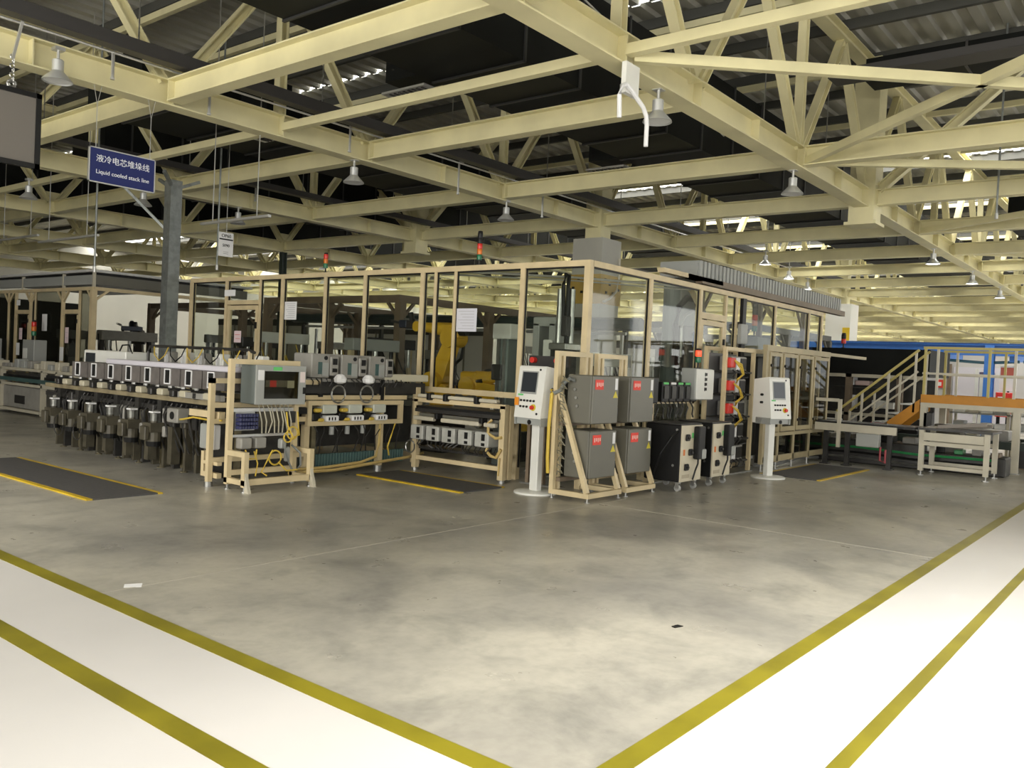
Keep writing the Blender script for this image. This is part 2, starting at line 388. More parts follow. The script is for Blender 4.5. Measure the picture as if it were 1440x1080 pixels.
# columns
for gy, lb in ((5.25, 'boxed cream hanging post on the girder joint above the cabinets'), (17.75, 'boxed cream hanging post on a girder joint farther back, left of the yellow board column')):
    c = struct('column', lb, (17.46, gy, 4.7))
    MB().box(17.46-.24, 17.46+.24, gy-.24, gy+.24, 4.72, 7.9).build('post', CREAM, c)
    MB().box(17.46-.3, 17.46+.3, gy-.3, gy+.3, 4.66, 4.72).build('base_plate', CREAM, c)
YB_ = mat('faded yellow board', (.52, .34, .07), .6, noise=.2, scale=3)
for xn, gy, lb in ((17.46, 11.5, 'cream column with a yellow board behind the corner of the glass guard'), (36.01, 11.5, 'bright cream column standing behind the black curtain'),
                   (36.01, 24, 'far cream column deep in the hall'), (36.01, 36.5, 'farthest cream column of the hall')):
    h = .42 if gy == 11.5 and xn < 20 else .5
    c = struct('column', lb, (xn, gy, 0))
    MB().box(xn-h, xn+h, gy-h, gy+h, 0, 4.72).build('shaft', CONC if xn < 20 else mat('white column paint', (.85, .84, .78), .5), c)
    MB().box(xn-.22, xn+.22, gy-.22, gy+.22, 4.72, 7.9).build('steel_post', CREAM, c)
    if xn < 20 and gy == 11.5:
        b = MB().box(xn-h-.03, xn+h+.03, gy-h-.03, gy+h+.03, 3.15, 3.85); b.build('yellow_board', YB_, c)
        for k, (dx, dz) in enumerate(((-.3, 3.7), (-.1, 3.6), (.15, 3.72), (.3, 3.5), (.05, 3.4), (-.25, 3.4))):
            MB().box(xn+dx, xn+dx+.07, gy-h-.045, gy-h-.03, dz, dz+.06).build('dark_mark', BLACK, c)
            MB().box(xn-h-.045, xn-h-.03, gy+dx, gy+dx+.07, dz, dz+.06).build('dark_mark', BLACK, c)
        MB().tube([(xn-.35, gy-h-.06, 3.2), (xn-.1, gy-h-.08, 3.3), (xn+.2, gy-h-.07, 3.5), (xn+.3, gy-h-.05, 3.8), (xn+.3, gy-h-.05, 4.3)], .03).build('conduit', FRAME2, c)
    if xn > 30 and gy == 11.5:
        MB().box(xn-h-.04, xn-h, gy-.5, gy-.22, 2.9, 3.75).build('yellow_notice', mat('bright yellow notice', (.8, .55, .03), .5), c)
c = struct('column', 'slim dark green post behind the long glass guard', (17.46, 24, 0))
MB().ibeam((17.46, 24, 0), (17.46, 24, 5), .18, .18).build('shaft', mat('dark green post', (.04, .055, .045), .5), c)
gp = struct('column', 'grey galvanised box post rising beside the left end of the glass guard', (8.95, 15.95, 0))
MB().box(8.83, 9.07, 15.83, 16.07, .02, 4.92).build('shaft', GALV, gp)
MB().box(8.7, 9.2, 15.7, 16.2, 0, .02).build('base_plate', GALV, gp)
for p in ((9.5, 15.95, 5.0), (8.95, 16.5, 5.0), (8.55, 15.6, 5.0)):
    MB().bar((8.95, 15.95, 4.75), p, .06).build('head_brace', GALV, gp)
MB().bar((8.96, 16.07, 3.9), (8.3, 16.9, 4.9), .05).build('head_brace', GALV, gp)

# ================================================================ under the roof
# black air ducts
def duct(label, x0, x1, y0, y1, z0, z1, branch=()):
    t = thing('air_duct', label, 'air duct', (x0, (y0+y1)/2, z0))
    MB().box(x0, x1, y0, y1, z0, z1).build('body', DUCT, t)
    b = MB(); x = x0+.6; e = .025
    fm = MB().box(0, .04, y0-e, y0, z0-e, z1+e).box(0, .04, y1, y1+e, z0-e, z1+e).box(0, .04, y0-e, y1+e, z0-e, z0).mesh('flange', mat('dark duct flange', (.03, .03, .03), .5))
    while x < min(x1, 30): part('flange', fm, t, (x, 0, 0)); x += 1.25
    for bx, by, s in branch:
        n = MB().box(bx, bx+.5, by, by+.75*s, 5.55, 6.25) if s > 0 else MB().box(bx, bx+.5, by-.75, by, 5.55, 6.25)
        br_ = n.build('branch', DUCT, t)
        g = MB().box(bx-.02, bx+.55, by-.05 if s > 0 else by-.8, by+.8 if s > 0 else by+.05, 5.38, 5.41).build('grille', ALU, t, label='pale square grille')
        m = MB()
        for k in range(8): m.box(bx+.02, bx+.51, by+.02+.09*k if s > 0 else by-.76+.09*k, by+.05+.09*k if s > 0 else by-.73+.09*k, 5.365, 5.38)
        m.build('grille_slat', TRAY, g)
    return t
duct('wide black air duct hanging above the racks beside the nearest girder', 4.2, 80, 6.9, 8.5, 5.5, 6.9, ((8.35, 8.5, 1), (13.6, 8.5, 1)))
duct('black air duct above the blue sign, behind its girder', 6.8, 80, 13.2, 15.0, 5.55, 6.4, ((8.6, 13.2, -1),))
duct('black air duct farther back, over the long glass guard', 9.2, 36, 19.4, 21, 5.55, 6.8)
duct('black air duct far back over the left enclosure', 6, 36, 25.8, 27.4, 5.6, 6.8)
duct('black air duct far off over the right aisle', 24, 80, 2.2, 3.8, 5.6, 6.8)
def ductY(label, x0, x1, y0, y1, z0, z1):
    t = thing('air_duct', label, 'air duct', ((x0+x1)/2, y0, z0))
    MB().box(x0, x1, y0, y1, z0, z1).build('body', DUCT, t)
    for k in range(int((y1-y0)/1.25)): MB().box(x0-.02, x1+.02, y0+.5+1.25*k, y0+.54+1.25*k, z0-.02, z1+.02).build('flange', TRAY, t)
ductY('black air duct running across the top right of the roof', 15.9, 16.5, -6, 4.9, 7.0, 7.4)
# cable trays and pipes
def tray(label, p, q, w=.22, h=.12, hang=2.2):
    p, q = vec(p), vec(q); d = (q-p).normalized(); s = vec((0, 0, 1)).cross(d)*w/2
    t = thing('cable_tray', label, 'cable tray', tuple(p))
    MB().bar(p, q, w, .015).build('tray_floor', TRAY, t)
    for k in (-1, 1): MB().bar(p+s*k+vec((0, 0, h/2)), q+s*k+vec((0, 0, h/2)), .012, h).build('side_rail', TRAY, t)
    L = (q-p).length; rm = MB().bar((0, 0, .05), (0, 0, hang), .014).mesh('hanger_rod', STEEL)
    for i in range(1, int(L/3)): part('hanger_rod', rm, t, tuple(p+d*3*i))
    return t
tray('dark cable tray running along the girder of the blue sign', (2.6, 10.98, 5.42), (34, 10.98, 5.42), .2, .16)
tray('dark cable tray along the girder above the cabinets, behind it', (10.5, 5.75, 5.45), (34, 5.75, 5.45), .2, .10)
tray('dark cable tray across the roof over the right aisle', (14.2, -6, 6.5), (14.2, 4.9, 6.5), .45, .12, 1.4)
tray('dark cable tray along the girder behind the grey steel post', (4, 17.2, 5.45), (34, 17.2, 5.45), .2, .12)
def pipe(label, pts, r, m, drops=(), cat='pipe', name='ceiling_pipe'):
    t = thing(name, label, cat, tuple(pts[0])); MB().tube(pts, r, 8).build('run', m, t, smooth=True)
    for x, y, z, l in drops:
        MB().tube([(x, y, z), (x-.10, y, z+.02), (x-.12, y, z-.05), (x-.12, y, z-l)], .022, 6).build('drop', ALU, t, smooth=True)
        MB().cyl((x-.12, y, z-l-.03), (x-.12, y, z-l), .03, n=8).build('nozzle', ALU, t)
    return t
pipe('thin pale pipe with small drops along the girder of the blue sign', [(2.6, 11.2, 5.42), (30, 11.2, 5.42)], .018, ALU, ((5.5, 11.2, 5.45, .35), (6.9, 11.2, 5.45, .45), (9.5, 11.2, 5.5, .45), (12.2, 11.2, 5.45, .6), (14.9, 11.2, 5.45, .6)))
pipe('thin pale pipe along the girder behind the grey steel post', [(3, 17.5, 5.6), (30, 17.5, 5.6)], .018, ALU, ((6.3, 17.5, 5.6, .4), (9.4, 17.5, 5.6, .4), (12, 17.5, 5.6, .4)))
pipe('pale pipe stub rising over the nearest girder', [(7.0, 5.6, 5.6), (7.0, 5.6, 7.6)], .03, ALU)
pipe('thin wire run slanting over the nearest girder', [(7.2, 5.9, 6.2), (13, 6.2, 5.5)], .012, ALU)
# conduit fork at the nearest girder
t = thing('conduit_fork', 'white forked conduit hanging from the nearest girder', 'conduit', (8.2, 5.1, 4.7))
MB().box(8.06, 8.34, 5.04, 5.10, 4.66, 5.0).build('mount_plate', WHITE, t)
MB().tube([(7.93, 5.02, 4.34), (7.91, 5.02, 4.58), (7.95, 5.02, 4.69), (8.03, 5.02, 4.73), (8.14, 5.02, 4.70), (8.30, 5.02, 4.63), (8.42, 5.02, 4.58), (8.50, 5.02, 4.50), (8.52, 5.02, 4.40), (8.52, 5.02, 4.16)], .026, 8).build('bent_pipe', PAPER, t, smooth=True)

# high-bay lamps
shade = MB().lathe((0, 0, 0), [(.058, .27), (.068, .26), (.068, .13), (.085, .11), (.172, .02), (.178, 0), (.168, 0), (.085, .085), (.02, .09)], 24).mesh('shade', SHADE, smooth=True)
diff_on = MB().cyl((0, 0, .012), (0, 0, .03), .158, n=24).mesh('diffuser', BULB)
diff_off = MB().cyl((0, 0, .012), (0, 0, .03), .158, n=24).mesh('diffuser', BULBO)
stem = MB().cyl((0, 0, .26), (0, 0, .40), .02, n=8).box(-.06, .06, -.06, .06, .38, .42).mesh('bracket', ALU)
LAMPS = [(4.69, 11.18, 4.84, 2, 'white high-bay lamp under the girder beside the grey screen'), (9.1, 5.22, 4.61, 0, 'silver high-bay lamp under the nearest girder by the white forked conduit'),
         (13.75, 5.3, 4.61, 0, 'high-bay lamp under the nearest girder where the wind braces meet'), (13.8, 11.4, 4.61, 0, 'high-bay lamp at the girder joint left of the yellow board column'),
         (9.75, 11.5, 4.61, 0, 'dark high-bay lamp under the girder joint in the middle of the sign girder'), (7.6, 19.3, 4.61, 0, 'high-bay lamp under the grey screen, far back'),
         (5.0, 17.4, 4.61, 0, 'high-bay lamp far back, half hidden behind the grey screen'), (9.2, 17.6, 4.61, 0, 'high-bay lamp with a square top above the blue sign'), (11.6, 17.75, 4.61, 0, 'high-bay lamp far back over the signal lamp of the long guard'),
         (23.2, 5.25, 4.61, 1, 'lit high-bay lamp, first of the bright row along the nearest girder'), (28.0, 5.25, 4.61, 1, 'lit high-bay lamp, second of the bright row along the nearest girder'), (32.6, 5.25, 4.61, 1, 'lit high-bay lamp, third of the bright row along the nearest girder'),
         (23.9, 9.9, 4.85, 1, 'lit high-bay lamp above the ribbed canopy, nearer one'), (27.6, 10.6, 4.85, 1, 'lit high-bay lamp above the ribbed canopy, farther one'), (31, 11.2, 4.85, 1, 'lit high-bay lamp beyond the ribbed canopy')]
for x, y, z, on, lb in LAMPS:
    t = thing('high_bay_lamp', lb, 'lamp', (x, y, z), 'high-bay lamps under the girders')
    part('shade', shade, t, (x, y, z)); part('diffuser', diff_on if on == 1 else diff_off, t, (x, y, z)); part('bracket', stem, t, (x, y, z))
    if z == 4.85: MB().cyl((x, y, z+.4), (x, y, 8.1), .012, n=6).build('hanger_rod', ALU, t)
    if on == 1:
        l = bpy.data.lights.new('lamp_light', 'SPOT'); l.energy = 160; l.spot_size = radians(150); l.spot_blend = .6; l.shadow_soft_size = .2; l.color = (1, .96, .86)
        o = bpy.data.objects.new('lamp_light', l); COL.objects.link(o); o.location = (x, y, z-.05)
# hanging strip lamps
def strip(label, x, y0, y1, z, top):
    t = thing('strip_lamp', label, 'lamp', (x, y0, z), 'hanging strip lamps')
    MB().box(x-.03, x+.03, y0, y1, z, z+.04).build('tube_housing', ALU, t)
    for y in (y0+.35*(y1-y0)/2, y1-.35*(y1-y0)/2): MB().bar((x, y, z+.04), (x, y, top), .012).build('hanger_rod', ALU, t)
strip('thin strip lamp hung by two rods left of the paper placard', 7.9, 11.25, 13.15, 3.7, 8.08)
strip('thin strip lamp hung by two rods above the left enclosure', 7.8, 16.6, 19.2, 3.7, 8.08)
strip('thin strip lamp cut by the edge of view above the left enclosure', 8.3, 20.5, 22.8, 4.0, 8.08)

# blue hanging sign
sx0, sx1, sz0, sz1, sy = 5.20, 6.11, 3.74, 4.20, 11.4
t = thing('hanging_sign', 'blue hanging sign with white lettering under a girder', 'sign', (5.65, sy, sz0))
MB().box(sx0+.012, sx1-.012, sy-.012, sy+.012, sz0+.012, sz1-.012).build('board', SIGNB, t)
fr = MB()
for a in ((sx0, sx1, sz0, sz0+.014), (sx0, sx1, sz1-.014, sz1), (sx0, sx0+.014, sz0, sz1), (sx1-.014, sx1, sz0, sz1)): fr.box(a[0], a[1], sy-.018, sy+.018, a[2], a[3])
fr.build('rim', ALU, t)
text('液冷电芯堆垛线', .105, (5.66, sy-.014, 4.055), RX, SIGNT, t)
text('Liquid cooled stack line', .077, (5.66, sy-.014, 3.885), RX, SIGNT, t)
for x in (5.29, 6.03):
    MB().bar((x, sy, sz1), (x, sy, 4.75), .008).bar((x, sy, 4.75), (x-.05, sy, 5.0), .006).bar((x, sy, 4.75), (x+.05, sy, 5.0), .006).build('hanger_wire', ALU, t)
# grey hanging screen
t = thing('projection_screen', 'large grey brown screen in a dark frame hung at the left edge', 'screen', (3.6, 11.3, 3.72))
MB().box(2.7, 4.50, 11.30, 11.32, 3.80, 4.60).build('sheet', BRNP, t)
m = MB(); m.box(2.66, 4.56, 11.28, 11.34, 4.60, 4.66).box(2.66, 4.56, 11.28, 11.34, 3.74, 3.80).box(4.50, 4.56, 11.28, 11.34, 3.74, 4.66).box(2.66, 2.70, 11.28, 11.34, 3.74, 4.66)
m.build('screen_frame', BLACK, t)
ch = MB()
for k in range(7): ch.ring((4.22+.012*(k % 2), 11.31, 4.70+.055*k), .026, .008, 'x' if k % 2 else 'y', 8, 4)
ch.build('hanging_chain', STEEL, t)
MB().ring((4.22, 11.31, 4.70), .05, .015, 'y', 10, 5).build('hook', STEEL, t)
MB().bar((4.22, 11.31, 5.0), (4.22, 11.05, 5.4), .03).build('hanger_strap', ALU, t)
# small hanging placard
px, pz, py = 8.77, 3.34, 14.0
t = thing('hanging_placard', 'white paper placard hung above the left end of the glass guard', 'sign', (px+.15, py, pz))
MB().box(px, px+.30, py, py+.008, pz, pz+.44).build('sheet', PAPER, t)
MB().box(px+.01, px+.29, py-.003, py, pz+.30, pz+.325).build('dark_rule', BLACK, t)
text('OP60', .085, (px+.15, py-.002, pz+.375), RX, BLACK, t); text('S090', .075, (px+.15, py-.002, pz+.20), RX, BLACK, t)
MB().box(px+.10, px+.20, py-.003, py, pz+.08, pz+.085).box(px+.10, px+.20, py-.003, py, pz+.05, pz+.055).build('small_print', TRAY, t)
MB().bar((px+.15, py, pz+.44), (px+.15, py, 5.57), .008).build('hanger_wire', ALU, t)
# bare hanging rods
for x, y, z0, lb in ((17.2, 2.9, 4.6, 'dark hanging rod at the right, above the yellow platform'), (7.2, 15.4, 2.9, 'thin rod hanging beside the grey steel post, left of it'), (9.5, 15.2, 3.2, 'thin rod hanging beside the grey steel post, right of it')):
    t = thing('hanging_rod', lb, 'rod', (x, y, z0))
    MB().cyl((x, y, z0+.1), (x, y, 8.1), .018, n=6).build('rod', GALV, t); MB().cyl((x, y, z0), (x, y, z0+.1), .03, n=8).build('end_fitting', ALU, t)

# ================================================================ glass guards
def signal_tower(label, x, y, z, lit=0, order='rag', s=1.0, up_=True):
    t = thing('signal_tower', label, 'signal lamp', (x, y, z), 'stacked signal lamps')
    MB().cyl((x, y, z), (x, y, z+.07*s), .012*s, n=8).cyl((x, y, z), (x, y, z+.012), .035*s, n=10).build('stem', BLACK, t)
    zz = z+.07*s
    for c in order:
        m = {'r': REDLIT if lit else REDL, 'a': AMBER, 'g': GREENLN, 'k': BLACK, 'w': PAPER}[c]
        MB().lathe((x, y, zz), [(.034*s, 0), (.036*s, .008*s), (.036*s, .062*s), (.034*s, .07*s)], 12).build({'r': 'red_lens', 'a': 'amber_lens', 'g': 'green_lens', 'k': 'black_segment', 'w': 'white_segment'}[c], m, t, smooth=True)
        zz += .072*s
    MB().lathe((x, y, zz), [(.034*s, 0), (.03*s, .02*s), (.01, .026*s)], 12).build('cap', BLACK, t, smooth=True)
    return t
GX, GYR = 9.4, 6.3
t = thing('glass_guard', 'tall beige framed glass guard facing the long stacking machine', 'machine guard', (GX, 6.3, 0))
PY = [(6.3, .09, 0), (7.38, .08, 0), (8.66, .055, 1.16), (9.07, .055, 1.16), (9.34, .08, 0), (10.66, .07, 0), (11.67, .07, 0), (12.86, .08, 0), (13.54, .06, 0), (14.62, .08, 0), (15.86, .09, 0)]
for y, w_, z0 in PY: MB().box(GX-w_/2, GX+w_/2, y-w_/2, y+w_/2, z0, 2.95).build('post', FRAME, t)
MB().box(GX-.04, GX+.04, 6.26, 15.90, 2.95, 3.03).build('top_rail', FRAME, t)
MB().box(GX-.035, GX+.035, 7.42, 9.30, 1.13, 1.21).build('bottom_rail', FRAME, t)
for a, b in ((9.38, 10.62), (10.70, 11.63), (11.71, 12.82), (12.90, 13.51), (14.66, 15.81)): MB().box(GX-.03, GX+.03, a, b, .10, .17).build('bottom_rail', FRAME, t)
for i in range(len(PY)-1):
    a, b = PY[i][0]+PY[i][1]/2, PY[i+1][0]-PY[i+1][1]/2
    z0 = 1.21 if PY[i+1][0] < 9.4 and i > 0 else .17
    if i == 8: z0 = 2.58
    MB().box(GX-.004, GX+.004, a, b, z0, 2.95).build('glass_pane', GLASS, t)
    bd = MB().mt(0)
    bd.box(GX-.012, GX+.012, a, a+.016, z0, 2.95).box(GX-.012, GX+.012, b-.016, b, z0, 2.95).box(GX-.012, GX+.012, a, b, 2.93, 2.95)
    bd.build('gasket', BLACK, t)
MB().box(GX-.035, GX+.035, 13.57, 14.58, 2.50, 2.58).build('door_header', FRAME, t)
d = MB()
d.box(GX-.03, GX+.03, 13.58, 13.66, .12, 2.48).box(GX-.03, GX+.03, 14.50, 14.57, .12, 2.48).box(GX-.03, GX+.03, 13.66, 14.50, 2.40, 2.48).box(GX-.03, GX+.03, 13.66, 14.50, .12, .20)
d = d.build('door', FRAME, t)
MB().box(GX-.004, GX+.004, 13.66, 14.50, .2, 2.4).build('glass_pane', GLASS, d)
MB().box(GX-.06, GX-.03, 13.60, 13.64, 2.05, 2.17).build('door_switch', BLACK, d)
# right face
t = thing('glass_guard', 'tall beige framed glass guard behind the grey cabinets and coolers', 'machine guard', (11.5, GYR, 0))
PX = [(11.01, .08), (12.63, .08), (13.60, .06), (14.02, .07), (14.32, .07), (15.78, .07), (17.59, .07), (18.36, .08)]
prev = 9.45
for i, (x, w_) in enumerate(PX):
    MB().box(x-w_/2, x+w_/2, GYR-w_/2, GYR+w_/2, 0, 2.95).build('post', FRAME, t)
    if i not in (2, 4):
        z0 = .17 if x < 14.1 else 2.1
        MB().box(prev, x-w_/2, GYR-.004, GYR+.004, z0, 2.95).build('glass_pane', GLASS, t)
        MB().box(prev, prev+.016, GYR-.012, GYR+.012, z0, 2.95).box(x-w_/2-.016, x-w_/2, GYR-.012, GYR+.012, z0, 2.95).box(prev, x-w_/2, GYR-.012, GYR+.012, 2.93, 2.95).build('gasket', BLACK, t)
    prev = x+w_/2
MB().box(12.67, 13.57, GYR-.004, GYR+.004, 2.6, 2.95).build('glass_pane', GLASS, t)
MB().box(9.45, 18.40, GYR-.04, GYR+.04, 2.95, 3.03).build('top_rail', FRAME, t)
MB().box(12.67, 13.57, GYR-.035, GYR+.035, 2.50, 2.60).build('door_header', FRAME, t)
d = MB().box(12.68, 12.76, GYR-.03, GYR+.03, .12, 2.48).box(13.48, 13.56, GYR-.03, GYR+.03, .12, 2.48).box(12.76, 13.48, GYR-.03, GYR+.03, 2.40, 2.48).box(12.76, 13.48, GYR-.03, GYR+.03, .12, .2).build('door', FRAME, t)
MB().box(12.76, 13.48, GYR-.004, GYR+.004, .2, 2.4).build('glass_pane', GLASS, d)
MB().box(13.50, 13.54, GYR-.06, GYR-.03, 2.1, 2.2).build('door_switch', BLACK, d)
for a in ((9.45, 10.97), (11.05, 12.59)): MB().box(a[0], a[1], GYR-.03, GYR+.03, .10, .17).build('bottom_rail', FRAME, t)
MB().box(14.06, 18.32, GYR-.035, GYR+.035, 2.02, 2.10).build('middle_rail', FRAME, t)
MB().bbox(14.05, 14.32, 6.18, 6.26, 2.15, 2.50).build('junction_box', CABG2, t)
MB().box(14.12, 14.26, 6.2, 6.26, .4, 2.15).build('cable_duct', BLACK, t)
MB().box(14.12, 14.26, 6.2, 6.26, 2.5, 2.95).build('cable_duct', BLACK, t)
for x in (12.63, 15.78):
    MB().bar((x+.03, GYR+.05, 2.75), (x+.45, GYR+.45, 3.1), .06).build('knee_brace', FRAME, t)
# inner light pipe
tag(MB().tube([(9.75, 9.3, 3.03), (10.9, 7.6, 3.0), (12.6, 6.45, 3.0)], .018, 8).tube([(9.75, 9.3, 2.97), (10.9, 7.6, 2.95), (12.6, 6.45, 2.95)], .012, 6).build('air_line', ALU, smooth=True), 'pale twin air line crossing inside the corner of the glass guard', 'pipe')
# notices on the guards
def notice(label, x0, x1, y0, y1, z0, z1, lines, axis, m=PAPER, col=None):
    t = thing('notice_sheet', label, 'notice', ((x0+x1)/2, (y0+y1)/2, z0))
    MB().box(x0, x1, y0, y1, z0, z1).build('sheet', m, t)
    b = MB(); h = (z1-z0)
    for k in range(lines):
        zz = z1-h*(k+1)/(lines+1)
        if axis == 'x': b.box(x0-.001, x0, y0+(y1-y0)*.12, y1-(y1-y0)*(.12+.1*(k % 3)), zz-.004, zz+.004)
        else: b.box(x0+(x1-x0)*.12, x1-(x1-x0)*(.12+.1*(k % 3)), y0-.001, y0, zz-.004, zz+.004)
    if lines: b.build('printed_lines', col or mat('grey print', (.45, .45, .48), .6), t)
    return t
notice('large white sheet on the glass guard left of the signal lamp post', 9.388, 9.392, 12.46, 12.80, 2.22, 2.54, 8, 'x')
notice('pale lilac sheet on the glass in front of the yellow robot', 9.388, 9.392, 8.22, 8.63, 2.06, 2.40, 7, 'x', mat('pale lilac paper', (.66, .66, .72), .7))
notice('small white tag at the top of the guard door', 9.35, 9.355, 14.30, 14.66, 2.66, 2.78, 0, 'x')
notice('pink lettered tag low on the guard door', 9.36, 9.365, 14.08, 14.30, 1.78, 2.00, 2, 'x', mat('pink white paper', (.78, .62, .64), .7), RED)
signal_tower('red amber green signal lamp on the guard rail above the white sheet', 9.4, 11.72, 3.03, 0, 'gar', 1.1)
signal_tower('tall signal lamp on the guard rail above the lilac sheet', 9.4, 8.23, 3.03, 0, 'garkk', 1.1)

# ribbed canopy over the rear cell
t = thing('ribbed_canopy', 'grey ribbed canopy over the cell behind the coolers', 'canopy', (16, 7.4, 3.1))
m = MB(); x = 13.1
while x < 20.3: m.box(x, x+.09, 6.55, 7.3, 3.22, 3.50); x += .15
m.build('rib', CABG2, t, kind='stuff'); MB().box(13.05, 20.4, 6.58, 7.28, 3.24, 3.47).build('cover', CABG2, t)
for x in (12.2, 13.0): MB().box(x-.5, x+.8, 6.45, 6.57, 3.14+.0*x, 3.21).build('carrier_beam', FRAME, t)
MB().box(13.0, 20.4, 6.45, 6.57, 3.10, 3.21).build('edge_beam', BROWN, t)
for x in (14.8, 17.6, 20.2):
    MB().box(x-.05, x+.05, 7.3, 7.4, 0, 3.2).build('post', BROWN, t)
    for s in (-1, 1): MB().bar((x, 7.35, 2.7), (x+.45*s, 7.35, 3.2), .05).build('knee_brace', BROWN, t)

# ================================================================ cabinet racks
def rack(label, x0, x1):
    t = thing('cabinet_rack', label, 'rack', ((x0+x1)/2, 5.85, 0))
    w_ = .06; yb, yf = 6.08, 5.56
    for x in (x0+.03, x1-.03): MB().box(x-.03, x+.03, yb-.03, yb+.03, .05, 1.80).build('rear_post', FRAME, t)
    for x in (x0+.13, x1-.13): MB().box(x-.022, x+.022, yb-.03, yb+.01, .10, 1.74).build('inner_post', FRAME, t)
    MB().box(x0+.06, x1-.06, yb-.03, yb+.03, 1.74, 1.80).build('top_rail', FRAME, t)
    MB().box(x0, x1, yf-.03, yf+.03, .05, .11).build('front_rail', FRAME, t)
    for x in (x0+.03, x1-.03): MB().box(x-.03, x+.03, yf+.03, yb-.03, .05, .11).build('side_rail', FRAME, t)
    for x in (x0+.03, x1-.03): MB().bar((x, yb-.05, 1.30), (x, yf+.01, .11), .055).build('slanting_leg', FRAME, t)
    for z in (.20, .885): MB().box(x0+.06, x1-.06, yb-.09, yb-.03, z, z+.05).build('cross_rail', BROWN, t)
    for x in (x0+.03, x1-.03):
        for y in (yf, yb): MB().cyl((x, y, 0), (x, y, .012), .035, n=10).cyl((x, y, .012), (x, y, .05), .012, n=8).build('foot', STEEL, t)
    m = MB()
    for k in range(14):
        z = .3+k*.085; a = random.uniform(-.04, .04)
        m.tube([(x0-.02, yb-.1, z), (x0-.06+a, yb-.14, z+.05), (x0-.03, yb-.2-a, z+.02), (x0-.02, yb-.12, z+.09)], .008, 5)
    m.build('wiring', mat('mixed cable sheath', (.28, .26, .18), .5, noise=.6, scale=30), t)
    return t
rack('beige rack holding two grey cabinets, beside the white control stand', 8.46, 9.22)
rack('beige rack holding two grey cabinets, beside the black cooler', 9.34, 10.08)
tag(MB().tube([(8.44, 6.12, 1.32), (8.42, 6.1, 1.28), (8.42, 6.12, .9), (8.42, 6.12, .5), (8.44, 6.12, .3)], .022, 8).build('corrugated_hose', YEL, smooth=True), 'yellow banded cable running down the rear post of the left rack', 'cable')
def cabinet(label, x0, x1, z0, z1):
    y0, y1 = 5.60, 5.97
    t = thing('control_cabinet', label, 'cabinet', ((x0+x1)/2, y0, z0))
    MB().bbox(x0, x1, y0+.025, y1, z0, z1).build('body', CABG, t)
    MB().bbox(x0+.004, x1-.004, y0, y0+.022, z0+.004, z1-.004, .008).build('door', CABG, t)
    r = MB().box(x0+.05, x0+.23, y0-.004, y0, z1-.17, z1-.05).build('red_plate', REDLBL, t)
    m = MB()
    for k in range(4): m.box(x0+.075+.04*k, x0+.10+.04*k, y0-.006, y0-.004, z1-.135+.01*(k % 2), z1-.085)
    m.build('plate_marks', mat('pale red print', (.8, .45, .4), .5), r)
    MB().box(x1-.09, x1-.035, y0-.003, y0, z1-.17, z1-.03).build('white_tag', PAPER, t)
    MB().poly([(x1-.13, y0-.003, z1-.27), (x1-.02, y0-.003, z1-.27), (x1-.075, y0-.003, z1-.185)], (0, .003, 0)).build('warning_triangle', mat('warning yellow', (.62, .52, .04), .5), t)
    h = MB().cyl((x1, y0+.05, z0+.17), (x1+.03, y0+.05, z0+.17), .03, n=10).box(x1+.02, x1+.035, y0+.02, y0+.05, z0+.10, z0+.19).build('switch_handle', BLACK, t)
    m = MB()
    for k in range(4): m.cyl((x0-.02, y1-.10-.02*k, z1-.08-.1*k), (x0, y1-.10-.02*k, z1-.08-.1*k), .018, n=8)
    m.build('cable_gland', STEEL, t)
    return t
cabinet('upper grey cabinet with a red plate, on the rack beside the white control stand', 8.56, 9.15, .93, 1.52)
cabinet('lower grey cabinet with a red plate, on the rack beside the white control stand', 8.56, 9.15, .27, .85)
cabinet('upper grey cabinet with a red plate, on the rack beside the black cooler', 9.45, 10.04, .93, 1.52)
cabinet('lower grey cabinet with a red plate, on the rack beside the black cooler', 9.45, 10.04, .27, .85)
tag(MB().tube([(8.54, 5.86, 1.45), (8.48, 5.88, 1.47), (8.47, 5.95, 1.42), (8.46, 6.0, 1.32), (8.44, 6.08, 1.28)], .025, 8).build('grey_hose', GALV, smooth=True), 'short grey hose from the upper left cabinet to the rack post', 'cable')

